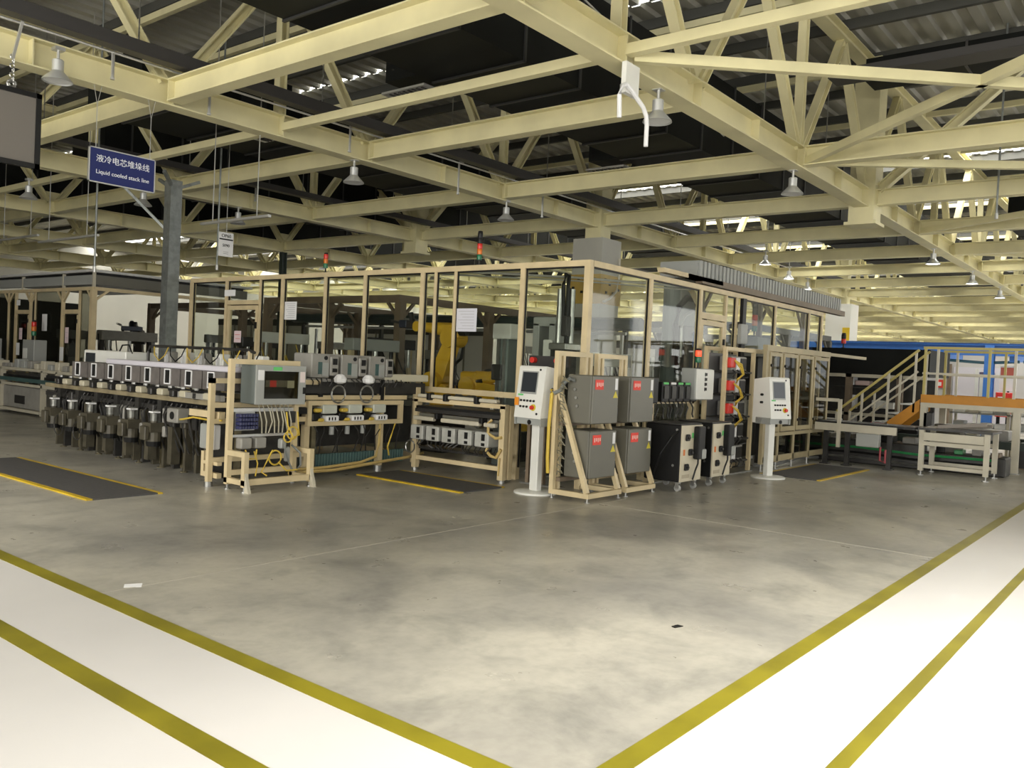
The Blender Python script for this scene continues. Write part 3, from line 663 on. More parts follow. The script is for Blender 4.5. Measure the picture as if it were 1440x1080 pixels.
# ================================================================ control stands
def hmi(label, x, y, rz, first):
    t = thing('control_stand', label, 'control stand', (0, 0, 0))
    MB().lathe((0, 0, 0), [(.27, 0), (.27, .02), (.25, .03), (.10, .035)], 28).build('base', WHITE, t, smooth=True)
    MB().bbox(-.065, .065, -.05, .05, .03, .88, .01).build('column', WHITE, t)
    prof = [(-.21, .95), (-.14, 1.58), (-.12, 1.60), (.17, 1.56), (.17, .87), (-.02, .87), (-.02, .95)]
    m = MB(); m.poly([(-.23, a, z) for a, z in prof], (.46, 0, 0)); m.build('housing', WHITE, t)
    def on(u, z, off=.003): return (u, -.21+.07*(z-.95)/.63-off, z)       # a point on the sloped front
    def plate(nm, u0, u1, z0, z1, m_, par, off=.004, d=.006):
        return MB().poly([on(u0, z0, off), on(u1, z0, off), on(u1, z1, off), on(u0, z1, off)], (0, d, 0)).build(nm, m_, par)
    b = plate('screen_bezel', -.165, .115, 1.25, 1.535, CABG2, t, .006, .008)
    plate('screen', -.15, .10, 1.275, 1.52, SCREEN, b, .008)
    plate('green_label', -.20, -.11, 1.225, 1.245, GREENL, t)
    for u in (-.13, -.075, -.02, .035, .09):
        p = on(u, 1.165, .0); MB().cyl((u, p[1]-.018, 1.165), (u, p[1]+.01, 1.165), .014, n=10).build('push_button', BLACK, t)
    for u in (-.13, -.075, -.02):
        p = on(u, 1.09, 0); MB().cyl((u, p[1]-.018, 1.09), (u, p[1]+.01, 1.09), .014, n=10).build('push_button', BLACK, t)
    p = on(.09, 1.085, 0)
    e = MB().cyl((.09, p[1]-.012, 1.085), (.09, p[1]+.01, 1.085), .042, n=16).build('emergency_stop', mat('warning yellow', (.62, .52, .04), .5), t)
    MB().cyl((.09, p[1]-.045, 1.085), (.09, p[1]-.012, 1.085), .026, n=14).build('red_knob', RED, e)
    p = on(.16, 1.01, 0); MB().cyl((.16, p[1]-.01, 1.01), (.16, p[1]+.01, 1.01), .014, n=10).build('key_switch', BLACK, t)
    p = on(.16, 1.555, 0); MB().cyl((.14, p[1]-.006, 1.555), (.14, p[1]+.01, 1.555), .014, n=10).build('small_lamp', BLACK, t)
    m = MB().box(-.20, .20, -.18, -.14, .87, .95).box(-.23, -.21, -.20, .1, .86, .96).box(.21, .23, -.2, .1, .86, .96); m.build('lower_tray', CABG2, t)
    MB().cyl((.02, -.19, .90), (.02, -.16, .90), .03, n=12).build('socket', BLACK, t)
    sx = .23 if first else -.23; s = 1 if first else -1
    for z in (1.20, 1.32): MB().cyl((sx, -.02, z), (sx+.035*s, -.02, z), .02, n=10).build('latch', BLACK, t)
    if first: MB().box(-.236, -.23, -.19, -.10, 1.10, 1.20).box(-.225, -.16, -.214, -.205, 1.10, 1.20).build('orange_sticker', mat('orange sticker', (.8, .28, .02), .5), t)
    else: MB().box(-.02, .02, -.02, .02, .8, .95).build('neck', CABG2, t); 
    if not first: MB().box(-.2, .2, -.1, .1, .86, .88).build('support_plate', WHITE, t)
    t.location = (x, y, 0); t.rotation_euler = (0, 0, radians(rz)); return t
hmi('white control stand with a dark screen and orange sticker, beside the rack', 8.60, 6.42, -97, True)
hmi('white control stand with a dark screen, in front of the low glass doors', 13.15, 5.22, -20, False)

# ================================================================ coolers and their neighbours
def cooler(label, x0, x1):
    y0, y1, z0, z1 = 5.30, 5.86, .13, .90
    t = thing('cooler', label, 'cooler', ((x0+x1)/2, 5.6, 0), 'wheeled coolers')
    MB().bbox(x0, x1, y0+.02, y1, z0, z1).build('body', BLACK, t)
    MB().box(x0+.005, x1-.005, y0, y0+.02, z0+.005, z1-.005).build('front_panel', CREAMP, t)
    MB().bbox(x0+.33, x0+.52, y0-.09, y0, z0+.30, z1-.02).build('pump_cover', BLACK, t)
    MB().bbox(x0+.43, x0+.55, y0-.10, y0-.02, z0+.30, z0+.44).build('clear_cup', CABG2, t)
    for k, (u, v) in enumerate(((.14, .60), (.24, .40), (.14, .20))):
        b = MB().bbox(x0+u-.05, x0+u+.05, y0-.03, y0, z0+v-.045, z0+v+.045, .01).build('switch_block', BLACK, t)
        MB().cyl((x0+u, y0-.05, z0+v), (x0+u, y0-.03, z0+v), .02, n=8).build('knob', DARK, b)
    MB().box(x0+.28, x0+.33, y0-.003, y0, z0+.59, z0+.66).build('green_tag', GREENL, t)
    MB().box(x0+.05, x0+.10, y0-.003, y0, z0+.36, z0+.44).build('orange_tag', AMBER, t)
    MB().box(x0+.04, x0+.25, y0-.003, y0, z0+.05, z0+.10).build('type_plate', mat('worn type plate', (.42, .36, .26), .5), t)
    MB().tube([(x0+.40, y0-.05, z0+.30), (x0+.38, y0-.06, z0+.24), (x0+.33, y0-.05, z0+.15), (x0+.32, y0-.02, z0+.02)], .012, 6).build('power_cord', BLACK, t)
    for u, v in ((.10, .15), (.10, .62), (.28, .62), (.3, .72), (.32, .1)): MB().cyl((x0-.006, y0+v*.8, z0+u*2.2), (x0, y0+v*.8, z0+u*2.2), .018, n=8).build('screw_head', STEEL, t)
    MB().box(x0-.004, x1+.004, y0+.02, y1, z1, z1+.015).build('lid', DARK, t)
    for x in (x0+.07, x1-.07):
        for y in (y0+.07, y1-.07):
            c = MB().box(x-.03, x+.03, y-.03, y+.03, .105, .13).box(x-.028, x-.02, y-.025, y+.025, .04, .11).box(x+.02, x+.028, y-.025, y+.025, .04, .11).build('caster', STEEL, t)
            MB().cyl((x-.018, y, .045), (x+.018, y, .045), .045, n=14).build('wheel', mat('grey caster wheel', (.35, .35, .33), .5), c, smooth=True)
    return t
cooler('black wheeled cooler with a cream front, beside the grey cabinets', 10.33, 10.93)
cooler('black wheeled cooler with a cream front, next to the hose rack', 11.28, 11.88)
tag(MB().tube([(10.32, 5.36, .82), (10.2, 5.4, .74), (10.12, 5.5, .5), (10.16, 5.62, .2), (10.3, 5.8, .02)], .012, 6).build('black_cord', BLACK, smooth=True), 'thin black cord looping from the first cooler to the floor', 'cable')
t = thing('connector_stand', 'beige post stand with five black connector modules above the coolers', 'stand', (11.4, 6.05, 0))
MB().box(11.95, 12.03, 6.0, 6.08, .02, 1.20).build('post', FRAME, t); MB().box(10.7, 10.78, 6.0, 6.08, .02, 1.20).build('post', FRAME, t)
MB().box(10.7, 12.03, 6.0, 6.06, 1.14, 1.20).build('beam', FRAME, t)
MB().box(10.6, 12.1, 5.96, 6.12, 0, .02).build('foot_plate', STEEL, t)
for k in range(5):
    x = 10.86+k*.225
    b = MB().bbox(x, x+.19, 5.92, 6.06, 1.17, 1.46).build('module', BLACK, t)
    MB().box(x+.02, x+.17, 5.915, 5.92, 1.425, 1.455).build('label_strip', GREENL if k != 1 else PAPER, b)
    MB().box(x+.03, x+.16, 5.90, 5.92, 1.22, 1.40).build('face', DARK, b)
MB().bbox(10.55, 10.80, 5.95, 6.10, 1.15, 1.52).build('power_block', BLACK, t)
m = MB()
for k in range(9):
    x = 10.8+k*.13; a = random.uniform(-.1, .1)
    m.tube([(x, 5.98, 1.17), (x+a*.4, 5.93, 1.08), (x+a, 5.95, .98), (x+a*1.4, 5.94, .93)], .014, 5)
m.build('cable_loom', mat('dark hose bundle', (.05, .05, .045), .5, noise=.5, scale=20), t)
t = thing('electrical_box', 'pale grey box with dark vertical characters, above the second cooler', 'electrical box', (12.1, 6.0, 1.2))
MB().bbox(11.75, 12.35, 5.86, 6.10, 1.20, 1.68).build('body', CABG2, t)
MB().bbox(11.76, 12.34, 5.84, 5.86, 1.21, 1.67, .006).build('door', WHITE, t)
for k in range(4): MB().box(12.02, 12.10, 5.836, 5.84, 1.57-.075*k, 1.615-.075*k).box(12.03, 12.04, 5.835, 5.84, 1.56-.075*k, 1.62-.075*k).build('character', BLACK, t)
MB().box(11.78, 12.34, 6.1, 6.26, 1.3, 1.36).build('bracket', FRAME, t)
notice('small green topped sheet beside the pale grey box', 12.50, 12.68, 6.16, 6.164, 1.40, 1.66, 3, 'y', mat('pale green paper', (.6, .72, .6), .6))
notice('orange lettered tag on the guard door behind the coolers', 12.83, 13.03, 6.25, 6.254, 1.72, 2.02, 3, 'y', mat('cream paper', (.7, .62, .5), .6), RED)
n_ = notice('red and white sign on a post, seen through the glass above the second rack', 12.0, 12.34, 8.6, 8.604, 1.85, 2.3, 2, 'y', mat('orange red sign', (.75, .14, .04), .5), PAPER); MB().box(12.15, 12.19, 8.604, 8.64, 0, 2.2).build('post', STEEL, n_)
signal_tower('signal lamp with a lit red top on the pale grey box', 12.05, 5.98, 1.68, 1, 'gr', 1.3)
# hose rack with controllers
t = thing('controller_rack', 'beige rack of five controller shelves with red plugs and yellow hoses', 'rack', (13.2, 5.95, 0))
for x in (12.62, 13.72):
    for y in (5.80, 6.12): MB().box(x-.03, x+.03, y-.03, y+.03, .02, 2.05).build('post', FRAME, t)
for y in (5.80, 6.12): MB().box(12.65, 13.69, y-.03, y+.03, 1.99, 2.05).build('top_rail', FRAME, t)
MB().box(12.55, 13.8, 5.75, 6.17, 0, .02).build('foot_plate', STEEL, t)
MB().box(12.66, 13.7, 6.09, 6.12, .15, 1.95).build('back_panel', mat('grey back panel', (.13, .13, .13), .5), t)
rnd = random.Random(3)
for k in range(5):
    z = .18+k*.365
    s = MB().box(12.65, 13.69, 5.8, 6.1, z, z+.025).build('shelf', DARK, t)
    MB().bbox(12.95, 13.55, 5.84, 6.05, z+.03, z+.27).build('controller', SERVO, s)
    MB().box(13.12, 13.25, 5.825, 5.84, z+.05, z+.25).build('white_face', PAPER, s)
    MB().box(13.30, 13.52, 5.83, 5.84, z+.06, z+.24).build('dark_face', BLACK, s)
    if k > 1:
        MB().bbox(12.66, 12.86, 5.72, 5.86, z+.08, z+.24).build('red_plug', RED, s)
        m = MB()
        for q in range(3):
            a = rnd.uniform(-.05, .05)
            m.tube([(12.80, 5.72, z+.2), (12.92+a, 5.66, z+.14-q*.03), (13.02+a, 5.66, z-.02), (12.86+a, 5.68, z-.1), (12.98, 5.75, z-.16)], .012, 6)
        m.build('yellow_hose', YEL, s)
    m = MB()
    for q in range(4):
        a = rnd.uniform(-.15, .15)
        m.tube([(13.0+q*.15, 5.83, z+.05), (13.0+q*.15+a*.3, 5.76, z), (13.05+q*.13+a, 5.78, z-.06), (13.1+q*.1, 5.85, z-.09)], .012, 5)
    m.build('wiring', DARK, s)
# low glass doors
t = thing('low_guard', 'low beige row of glass doors behind the second control stand', 'machine guard', (15.2, 5.65, 0))
LX = [13.9, 14.55, 15.3, 16.1, 17.0]
for i, x in enumerate(LX):
    w_ = .11 if i == 0 else .06
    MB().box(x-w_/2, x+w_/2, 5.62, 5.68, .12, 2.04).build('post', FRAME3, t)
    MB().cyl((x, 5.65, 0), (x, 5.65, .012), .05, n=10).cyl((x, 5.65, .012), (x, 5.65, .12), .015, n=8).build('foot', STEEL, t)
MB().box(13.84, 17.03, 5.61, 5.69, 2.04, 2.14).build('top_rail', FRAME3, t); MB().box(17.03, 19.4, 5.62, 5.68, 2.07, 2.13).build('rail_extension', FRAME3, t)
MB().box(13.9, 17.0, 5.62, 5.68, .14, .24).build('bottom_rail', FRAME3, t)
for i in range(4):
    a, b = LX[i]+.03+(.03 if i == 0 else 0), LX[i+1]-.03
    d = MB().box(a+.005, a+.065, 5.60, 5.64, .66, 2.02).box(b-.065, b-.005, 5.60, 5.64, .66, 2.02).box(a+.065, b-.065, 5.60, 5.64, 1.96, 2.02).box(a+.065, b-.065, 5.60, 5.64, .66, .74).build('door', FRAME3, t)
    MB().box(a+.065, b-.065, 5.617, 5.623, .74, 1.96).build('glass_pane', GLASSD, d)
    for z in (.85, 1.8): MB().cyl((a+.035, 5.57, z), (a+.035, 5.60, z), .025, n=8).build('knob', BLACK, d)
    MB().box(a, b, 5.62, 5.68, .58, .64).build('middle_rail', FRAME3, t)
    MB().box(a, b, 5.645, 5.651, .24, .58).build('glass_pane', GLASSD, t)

for k in range(4):
    x = LX[k]+.35; u = MB().bbox(x-.18, x+.18, 5.72, 5.95, 1.15, 1.38).build('drive_unit', CABG2, t); MB().cyl((x, 5.70, 1.26), (x, 5.72, 1.26), .07, n=12).build('round_cover', SERVO, u)
    MB().box(x-.03, x+.03, 5.75, 5.9, .1, 1.15).build('drive_post', DARK, t)
MB().tube([(14.0, 5.8, .08), (15, 5.75, .06), (16, 5.8, .09), (17, 5.75, .06)], .03, 6).build('floor_cable', mat('grey floor cable', (.2, .2, .19), .5), t)

# ================================================================ long stacking machine on the left
def mesh_gearmotor():
    return [('gearmotor', MB().box(-.10, .10, -.10, .10, .52, .64).cyl((0, 0, .40), (0, 0, .52), .095, n=14).cyl((0, 0, .64), (0, 0, .69), .05, .035, n=10).bbox(-.16, -.10, -.07, .07, .42, .60, .01).mesh('gearmotor', OLIVE)),
            ('shaft_housing', MB().cyl((0, 0, .66), (0, 0, .76), .055, n=12).box(.03, .12, -.05, .05, .60, .80).mesh('shaft_housing', mat('dull steel', (.20, .20, .18), .4, .6, noise=.3, scale=12))),
            ('glint_cap', MB().box(-.05, .05, -.055, .055, .765, .785).mesh('glint_cap', PAPER)),  # white top paints the small glint on each motor cap
            ('end_cover', MB().cyl((0, 0, .335), (0, 0, .40), .088, .098, n=14).mesh('end_cover', BLACK)),
            ('terminal_box', MB().bbox(.05, .13, -.16, -.10, .46, .60, .01).mesh('terminal_box', SERVO))]
GM = mesh_gearmotor()
S = thing('stacking_conveyor', 'long stacking conveyor with a row of hanging gear motors along its side', 'conveyor', (6.3, 11, 0))
YR = (8.95, 13.9)
for x in (5.84, 7.2):
    MB().box(x-.03, x+.03, YR[0], YR[1], .93, .99).build('side_beam', mat('dull tan beam', (.30, .25, .15), .5, noise=.35, scale=5), S)
    MB().box(x-.025, x+.025, YR[0], YR[1], 1.06, 1.10).build('guide_rail', BLACK, S)
    MB().box(x-.02, x+.02, YR[0], YR[1], .80, .86).build('lower_rail', DARK, S)
MB().box(5.95, 7.1, YR[0], YR[1], .84, .92).build('belt', BLACK, S)
MB().box(5.90, 7.15, 9.0, 13.6, .70, .735).build('tray_plate', DARK, S)
lm = MB().box(-.035, .035, -.035, .035, .06, .93).cyl((0, 0, 0), (0, 0, .012), .05, n=8).cyl((0, 0, .012), (0, 0, .06), .015, n=6).mesh('leg', mat('olive tan leg', (.17, .145, .08), .5, noise=.4, scale=6))
y = 9.05
while y < 13.8:
    part('leg', lm, S, (6.02, y, 0)); part('leg', lm, S, (7.15, y, 0)); y += .58
for k in range(6): MB().box(6.02, 7.15, 9.63+.58*k-.02, 9.63+.58*k+.02, .30, .34).build('cross_bar', BROWN, S)
for k in range(6):
    y = 10.45+.58*k
    g = part('gearmotor', GM[0][1], S, (5.72, y, 0))
    for nm, me in GM[1:]:
        p_ = part(nm, me, g, (5.72, y, 0))
    MB().box(5.78, 5.95, y-.05, y+.05, .60, .93).build('motor_bracket', DARK, S)
for k in range(5):
    y = 10.2+.58*k
    MB().box(5.80, 5.92, y-.05, y+.05, .12, .60).build('support_column', OLIVE, S)
for k in range(18):
    y = 9.15+.26*k; rq = random.Random(k)
    MB().bbox(5.80, 5.96, y-.07, y+.05, .60, .60+rq.uniform(.12, .3)).build('drive_block', [DARK, OLIVE, SERVO, BLACK][rq.randrange(4)], S)
    MB().box(5.90, 6.0, y+.06, y+.11, .05, .62).build('support_column', [OLIVE, DARK, OLIVE][k % 3], S)
for k in range(14): MB().cyl((5.80, 9.3+.31*k, 1.10), (5.80, 9.3+.31*k, 1.125), .03, n=8).build('roller_cap', STEEL, S)
m = MB(); rr = random.Random(5)
for k in range(40):
    y = 9.1+k*.115; a = rr.uniform(-.08, .08)
    m.tube([(5.85, y, .9), (5.78+a*.3, y+a, .75), (5.82, y+a*1.5, .5+a), (5.9, y, .28)], .012, 5)
m.ring((5.66, 13.05, .40), .15, .008, 'x', 16, 4).ring((5.68, 12.5, .36), .13, .008, 'x', 16, 4)
m.build('cable_loom', DARK, S)
wm = MB().box(0, .42, -.24, .24, 1.12, 1.345).mesh('window_module', mat('grey brown module', (.15, .135, .125), .5, noise=.25, scale=9))
wf = MB().box(-.012, 0, -.075, .075, 1.14, 1.155).box(-.012, 0, -.075, .075, 1.325, 1.34).box(-.012, 0, -.075, -.06, 1.14, 1.34).box(-.012, 0, .06, .075, 1.14, 1.34).mesh('window_rim', PAPER)
wd = MB().box(-.004, 0, -.06, .06, 1.155, 1.325).mesh('dark_window', BLACK)
for k in range(8):
    y = 9.35+.505*k; m = part('window_module', wm, S, (5.86, y, 0)); part('window_rim', wf, m, (5.86, y+.05, 0)); part('dark_window', wd, m, (5.86, y+.05, 0))
MB().bbox(5.84, 6.02, 9.0, 12.05, 1.35, 1.42).build('pale_trunking', mat('lilac white trunking', (.62, .60, .66), .4), S)
sm = MB().bbox(-.06, .06, -.07, .07, 1.0, 1.085, .012).mesh('sensor_block', mat('cream sensor block', (.50, .46, .34), .5)); sd = MB().bbox(-.05, .05, -.05, .05, .99, 1.08, .012).mesh('sensor_block', DARK)
for k in range(16): part('sensor_block', sm if k % 2 == 0 else sd, S, (5.79, 9.3+.27*k, .0))
MB().box(5.74, 5.80, 9.0, 9.95, 1.0, 1.07).build('side_cover', SERVO, S)
MB().box(5.70, 5.78, 8.95, 9.60, .80, .88).build('side_cover', FRAME, S)
b = MB().bbox(5.66, 5.84, 9.80, 10.05, .68, .86).build('square_motor', SERVO, S); MB().cyl((5.655, 9.92, .77), (5.66, 9.92, .77), .05, n=14).build('round_hole', BLACK, b)
MB().bbox(5.70, 5.80, 9.05, 9.16, .42, .72).build('white_terminal', PAPER, S); MB().bbox(5.70, 5.82, 9.17, 9.35, .42, .72).build('grey_terminal', CABG2, S)
MB().tube([(5.72, 9.9, .72), (5.68, 9.7, .74), (5.70, 9.5, .78), (5.70, 9.1, .77), (5.74, 8.95, .78)], .012, 6).build('yellow_wire', YEL, S)
for x, y in ((5.70, 9.22), ):
    MB().box(x-.03, x+.03, y-.03, y+.03, .10, .40).box(x-.03, x+.03, y-.32, y-.03, .10, .16).box(x-.03, x+.03, y-.32, y-.03, .25, .29).build('foot_frame', FRAME, S)
MB().box(5.72, 6.95, 9.06, 9.09, .12, .92).build('dark_end_sheet', DARK, S)  # dark sheet added to darken the interior behind the electrical stand
# two corner posts at the near end of the machine
for x in (5.50,):
    MB().box(5.60, 5.66, 8.98, 9.04, .06, 1.28).build('corner_post', FRAME, S); MB().box(5.60, 7.2, 8.98, 9.04, 1.22, 1.28).build('end_beam', FRAME, S)
    MB().cyl((5.63, 9.01, 0), (5.63, 9.01, .06), .05, n=10).build('clear_foot', STEEL, S)
for z in (.93, .74, .28): MB().box(5.66, 7.0, 8.98, 9.03, z, z+.06).build('end_beam', FRAME, S)
MB().box(6.75, 7.0, 9.05, 9.5, 1.05, 1.40).build('end_cover', CABG, S)
# white machine cabinet on top
t = thing('machine_cabinet', 'white machine cabinet with a dark screen, on the far end of the stacking machine', 'cabinet', (6.3, 12.9, 1.42))
MB().box(6.35, 6.75, 12.5, 13.6, 1.0, 1.1).build('plinth', DARK, t); MB().bbox(6.30, 6.80, 12.4, 13.72, 1.1, 1.525).build('body', WHITE, t)
MB().box(6.29, 6.3, 13.34, 13.64, 1.16, 1.48).build('dark_screen', SCREEN, t)
for k in range(3): MB().box(6.295, 6.3, 12.60+.09*k, 12.63+.09*k, 1.34, 1.37).build('small_mark', BLACK, t)
MB().tube([(6.4, 12.8, 1.5), (6.4, 12.7, 1.62), (6.4, 12.5, 1.63), (6.4, 12.4, 1.5)], .012, 6).build('cable', BLACK, t)
# hose rail over the machine
t = thing('hose_rail', 'dark hose rail with looped yellow hoses above the stacking machine', 'pipe rail', (6.6, 11.2, 1.1))
MB().tube([(6.6, 12.3, 1.12), (6.6, 12.3, 1.55), (6.6, 12.25, 1.62), (6.6, 12.15, 1.63), (6.6, 9.75, 1.63), (6.6, 9.6, 1.60)], .022, 8).build('rail', DARK, t, smooth=True)
for x, y in ((6.6, 9.7), (6.6, 11.2)): MB().box(x-.02, x+.02, y-.02, y+.02, 1.1, 1.62).build('rail_post', FRAME, t)
for k in range(6):
    y = 12.1-.45*k
    MB().tube([(6.58, y, 1.62), (6.56, y-.05, 1.5), (6.55, y-.2, 1.42), (6.56, y-.34, 1.5), (6.58, y-.4, 1.62)], .009, 5).build('looped_hose', YEL if k % 2 == 0 else BLACK, t)
    MB().bbox(6.66, 6.78, y-.33, y-.16, 1.30, 1.56).build('valve_block', WHITE if k % 2 else SERVO, t)
    MB().box(6.62, 6.66, y-.26, y-.22, 1.36, 1.52).build('bright_gauge', PAPER, t)

# electrical box frame in front of the machine
t = thing('electrical_stand', 'beige stand with a windowed grey box above blue valves and yellow cables', 'stand', (6.15, 8.7, 0))
for x in (5.70, 6.62):
    MB().box(x-.03, x+.03, 8.70, 8.76, .06, 1.52).build('post', FRAME, t)
    MB().box(x-.03, x+.03, 8.36, 8.42, .06, .46).build('front_post', FRAME, t)
    MB().box(x-.03, x+.03, 8.36, 8.76, .08, .14).build('side_rail', FRAME, t); MB().box(x-.03, x+.03, 8.42, 8.70, .40, .46).build('side_rail', FRAME, t)
    MB().poly([(x-.02, 8.36, 0), (x-.02, 8.28, 0), (x-.02, 8.36, .22)], (.04, 0, 0)).build('brace_foot', FRAME2, t)
    for y in (8.39, 8.73): MB().cyl((x, y, 0), (x, y, .014), .035, n=10).cyl((x, y, .014), (x, y, .08), .012, n=8).build('foot', STEEL, t)
MB().box(5.73, 6.59, 8.70, 8.76, 1.46, 1.52).build('top_rail', FRAME, t)
MB().box(5.73, 6.59, 8.36, 8.42, .08, .15).build('front_rail', FRAME, t)
MB().box(5.73, 6.59, 8.70, 8.76, .16, .22).build('rear_rail', FRAME, t)
MB().box(5.73, 6.59, 8.72, 8.76, .90, .94).box(5.73, 6.59, 8.72, 8.76, .60, .63).build('mounting_rail', ALU, t)
bx = MB().bbox(5.95, 6.66, 8.62, 8.92, .99, 1.46).build('grey_box', mat('dark grey box side', (.13, .15, .14), .5), t)
m = MB().box(5.95, 6.06, 8.595, 8.62, .99, 1.46).box(6.56, 6.66, 8.595, 8.62, .99, 1.46).box(6.06, 6.56, 8.595, 8.62, .99, 1.06).box(6.06, 6.56, 8.595, 8.62, 1.39, 1.46).build('window_door', CABG2, t)
MB().box(6.06, 6.56, 8.605, 8.612, 1.06, 1.39).build('window_pane', GLASSD, m)
MB().box(6.07, 6.55, 8.614, 8.62, 1.06, 1.39).build('mounting_plate', mat('dark olive plate', (.06, .055, .04), .6), bx)
MB().box(6.09, 6.50, 8.612, 8.616, 1.20, 1.28).build('terminal_strip', mat('beige terminal', (.42, .38, .28), .5), bx)
MB().box(6.15, 6.24, 8.609, 8.614, 1.20, 1.28).build('red_terminal', REDLBL, bx)
MB().box(6.40, 6.50, 8.608, 8.614, 1.19, 1.28).build('cream_relay', mat('cream relay', (.6, .58, .42), .5), bx)
MB().box(5.97, 6.05, 8.59, 8.595, 1.28, 1.40).build('paper_label', PAPER, m); MB().box(6.575, 6.645, 8.59, 8.595, 1.26, 1.39).build('paper_label', mat('pinkish label', (.72, .62, .6), .6), m)
MB().box(6.18, 6.30, 8.588, 8.595, 1.40, 1.44).build('green_label', GREENL, m)
MB().box(6.62, 6.65, 8.57, 8.595, 1.12, 1.2).build('lock', BLACK, m)
vb = MB()
rr = random.Random(11)
for a in range(7):
    for c in range(4): vb.bbox(5.76+a*.036, 5.79+a*.036, 8.60, 8.70, .70+c*.047, .74+c*.047, .004)
vb.build('blue_valve_bank', BLUEV, t, kind='stuff')
MB().box(5.75, 6.02, 8.70, 8.73, .68, .90).build('valve_plate', STEEL, t)
for k in range(2): MB().bbox(5.78+.2*k, 5.93+.2*k, 8.60, 8.72, .47, .60).build('valve_island', SERVO, t)
m = MB()
for k in range(8):
    x = 6.08+k*.06; a = rr.uniform(-.03, .03); m.tube([(x, 8.72, .98), (x-.02+a, 8.66, .90), (x+a, 8.64, .78), (x+.03-a, 8.68, .64)], .009, 5)
m.build('pale_hoses', mat('pale hose', (.5, .47, .36), .5), t)
MB().box(6.05, 6.45, 8.68, 8.72, .72, .90).build('relay_row', OLIVE, t); MB().box(6.42, 6.58, 8.66, 8.70, .76, .90).build('dark_module', DARK, t)
m = MB().ring((6.20, 8.52, .36), .085, .011, 'y', 18, 5).ring((6.42, 8.50, .65), .075, .011, 'y', 18, 5).ring((6.36, 8.5, .60), .06, .010, 'y', 16, 5)
m.tube([(6.16, 8.52, .45), (6.08, 8.5, .34), (6.0, 8.5, .2), (6.05, 8.46, .16)], .010, 5).tube([(6.24, 8.5, .30), (6.34, 8.48, .2), (6.5, 8.48, .2)], .010, 5).tube([(6.36, 8.55, .9), (6.35, 8.5, .74), (6.42, 8.48, .60), (6.52, 8.5, .62), (6.56, 8.6, .9)], .010, 5)
m.tube([(5.84, 8.6, .46), (5.86, 8.56, .36), (5.94, 8.54, .36), (5.98, 8.58, .46)], .010, 5).tube([(5.96, 8.6, .44), (5.98, 8.55, .3), (5.92, 8.5, .16)], .009, 5)
m.build('yellow_cable', YEL, t)
MB().tube([(6.45, 8.55, .5), (6.55, 8.5, .4), (6.56, 8.5, .25), (6.48, 8.5, .18)], .014, 6).tube([(6.3, 8.5, .52), (6.38, 8.5, .3), (6.44, 8.5, .2)], .012, 6).build('grey_hose', GALV, t)
MB().bbox(6.28, 6.36, 8.52, 8.60, .46, .58).bbox(6.36, 6.42, 8.52, 8.58, .30, .48).build('regulator', CABG2, t)

# second conveyor section with three drives
T = thing('drive_conveyor', 'conveyor section with three grey drives on top and a beige frame of white units', 'conveyor', (7.8, 9.2, 0))
for x in (7.03, 8.33, 9.05): MB().box(x-.04, x+.04, 9.0, 9.08, .08, .98 if x < 8 else 1.2).build('post', FRAME, T)
for x in (7.03, 8.33): MB().cyl((x, 9.04, 0), (x, 9.04, .08), .06, n=10).build('clear_foot', STEEL, T)
for z in (.68, .95): MB().box(6.98, 8.68, 8.93, 8.99, z, z+.06).build('frame_rail', FRAME, T)
for x in (7.01, 8.65): MB().box(x-.03, x+.03, 8.93, 8.99, .74, .95).build('frame_upright', FRAME, T)
MB().box(6.98, 8.8, 8.99, 9.05, 1.02, 1.08).build('frame_rail', FRAME, T)
MB().box(7.3, 9.3, 9.06, 11.6, 1.0, 1.02).build('table_plate', DARK, T)
MB().box(6.98, 9.2, 9.02, 9.06, 1.10, 1.26).build('belt_side', DARK, T); MB().box(7.3, 9.2, 9.10, 11.6, 1.08, 1.14).build('belt', BLACK, T)
MB().box(7.0, 8.55, 9.0, 9.40, 1.26, 1.30).build('drive_plate', SERVO, T)
MB().bbox(8.36, 9.25, 9.0, 9.12, 1.28, 1.385).build('pale_channel', mat('cream channel', (.62, .58, .44), .4), T)
MB().box(8.28, 8.34, 8.98, 9.02, 1.0, 1.3).build('dark_strap', BLACK, T)
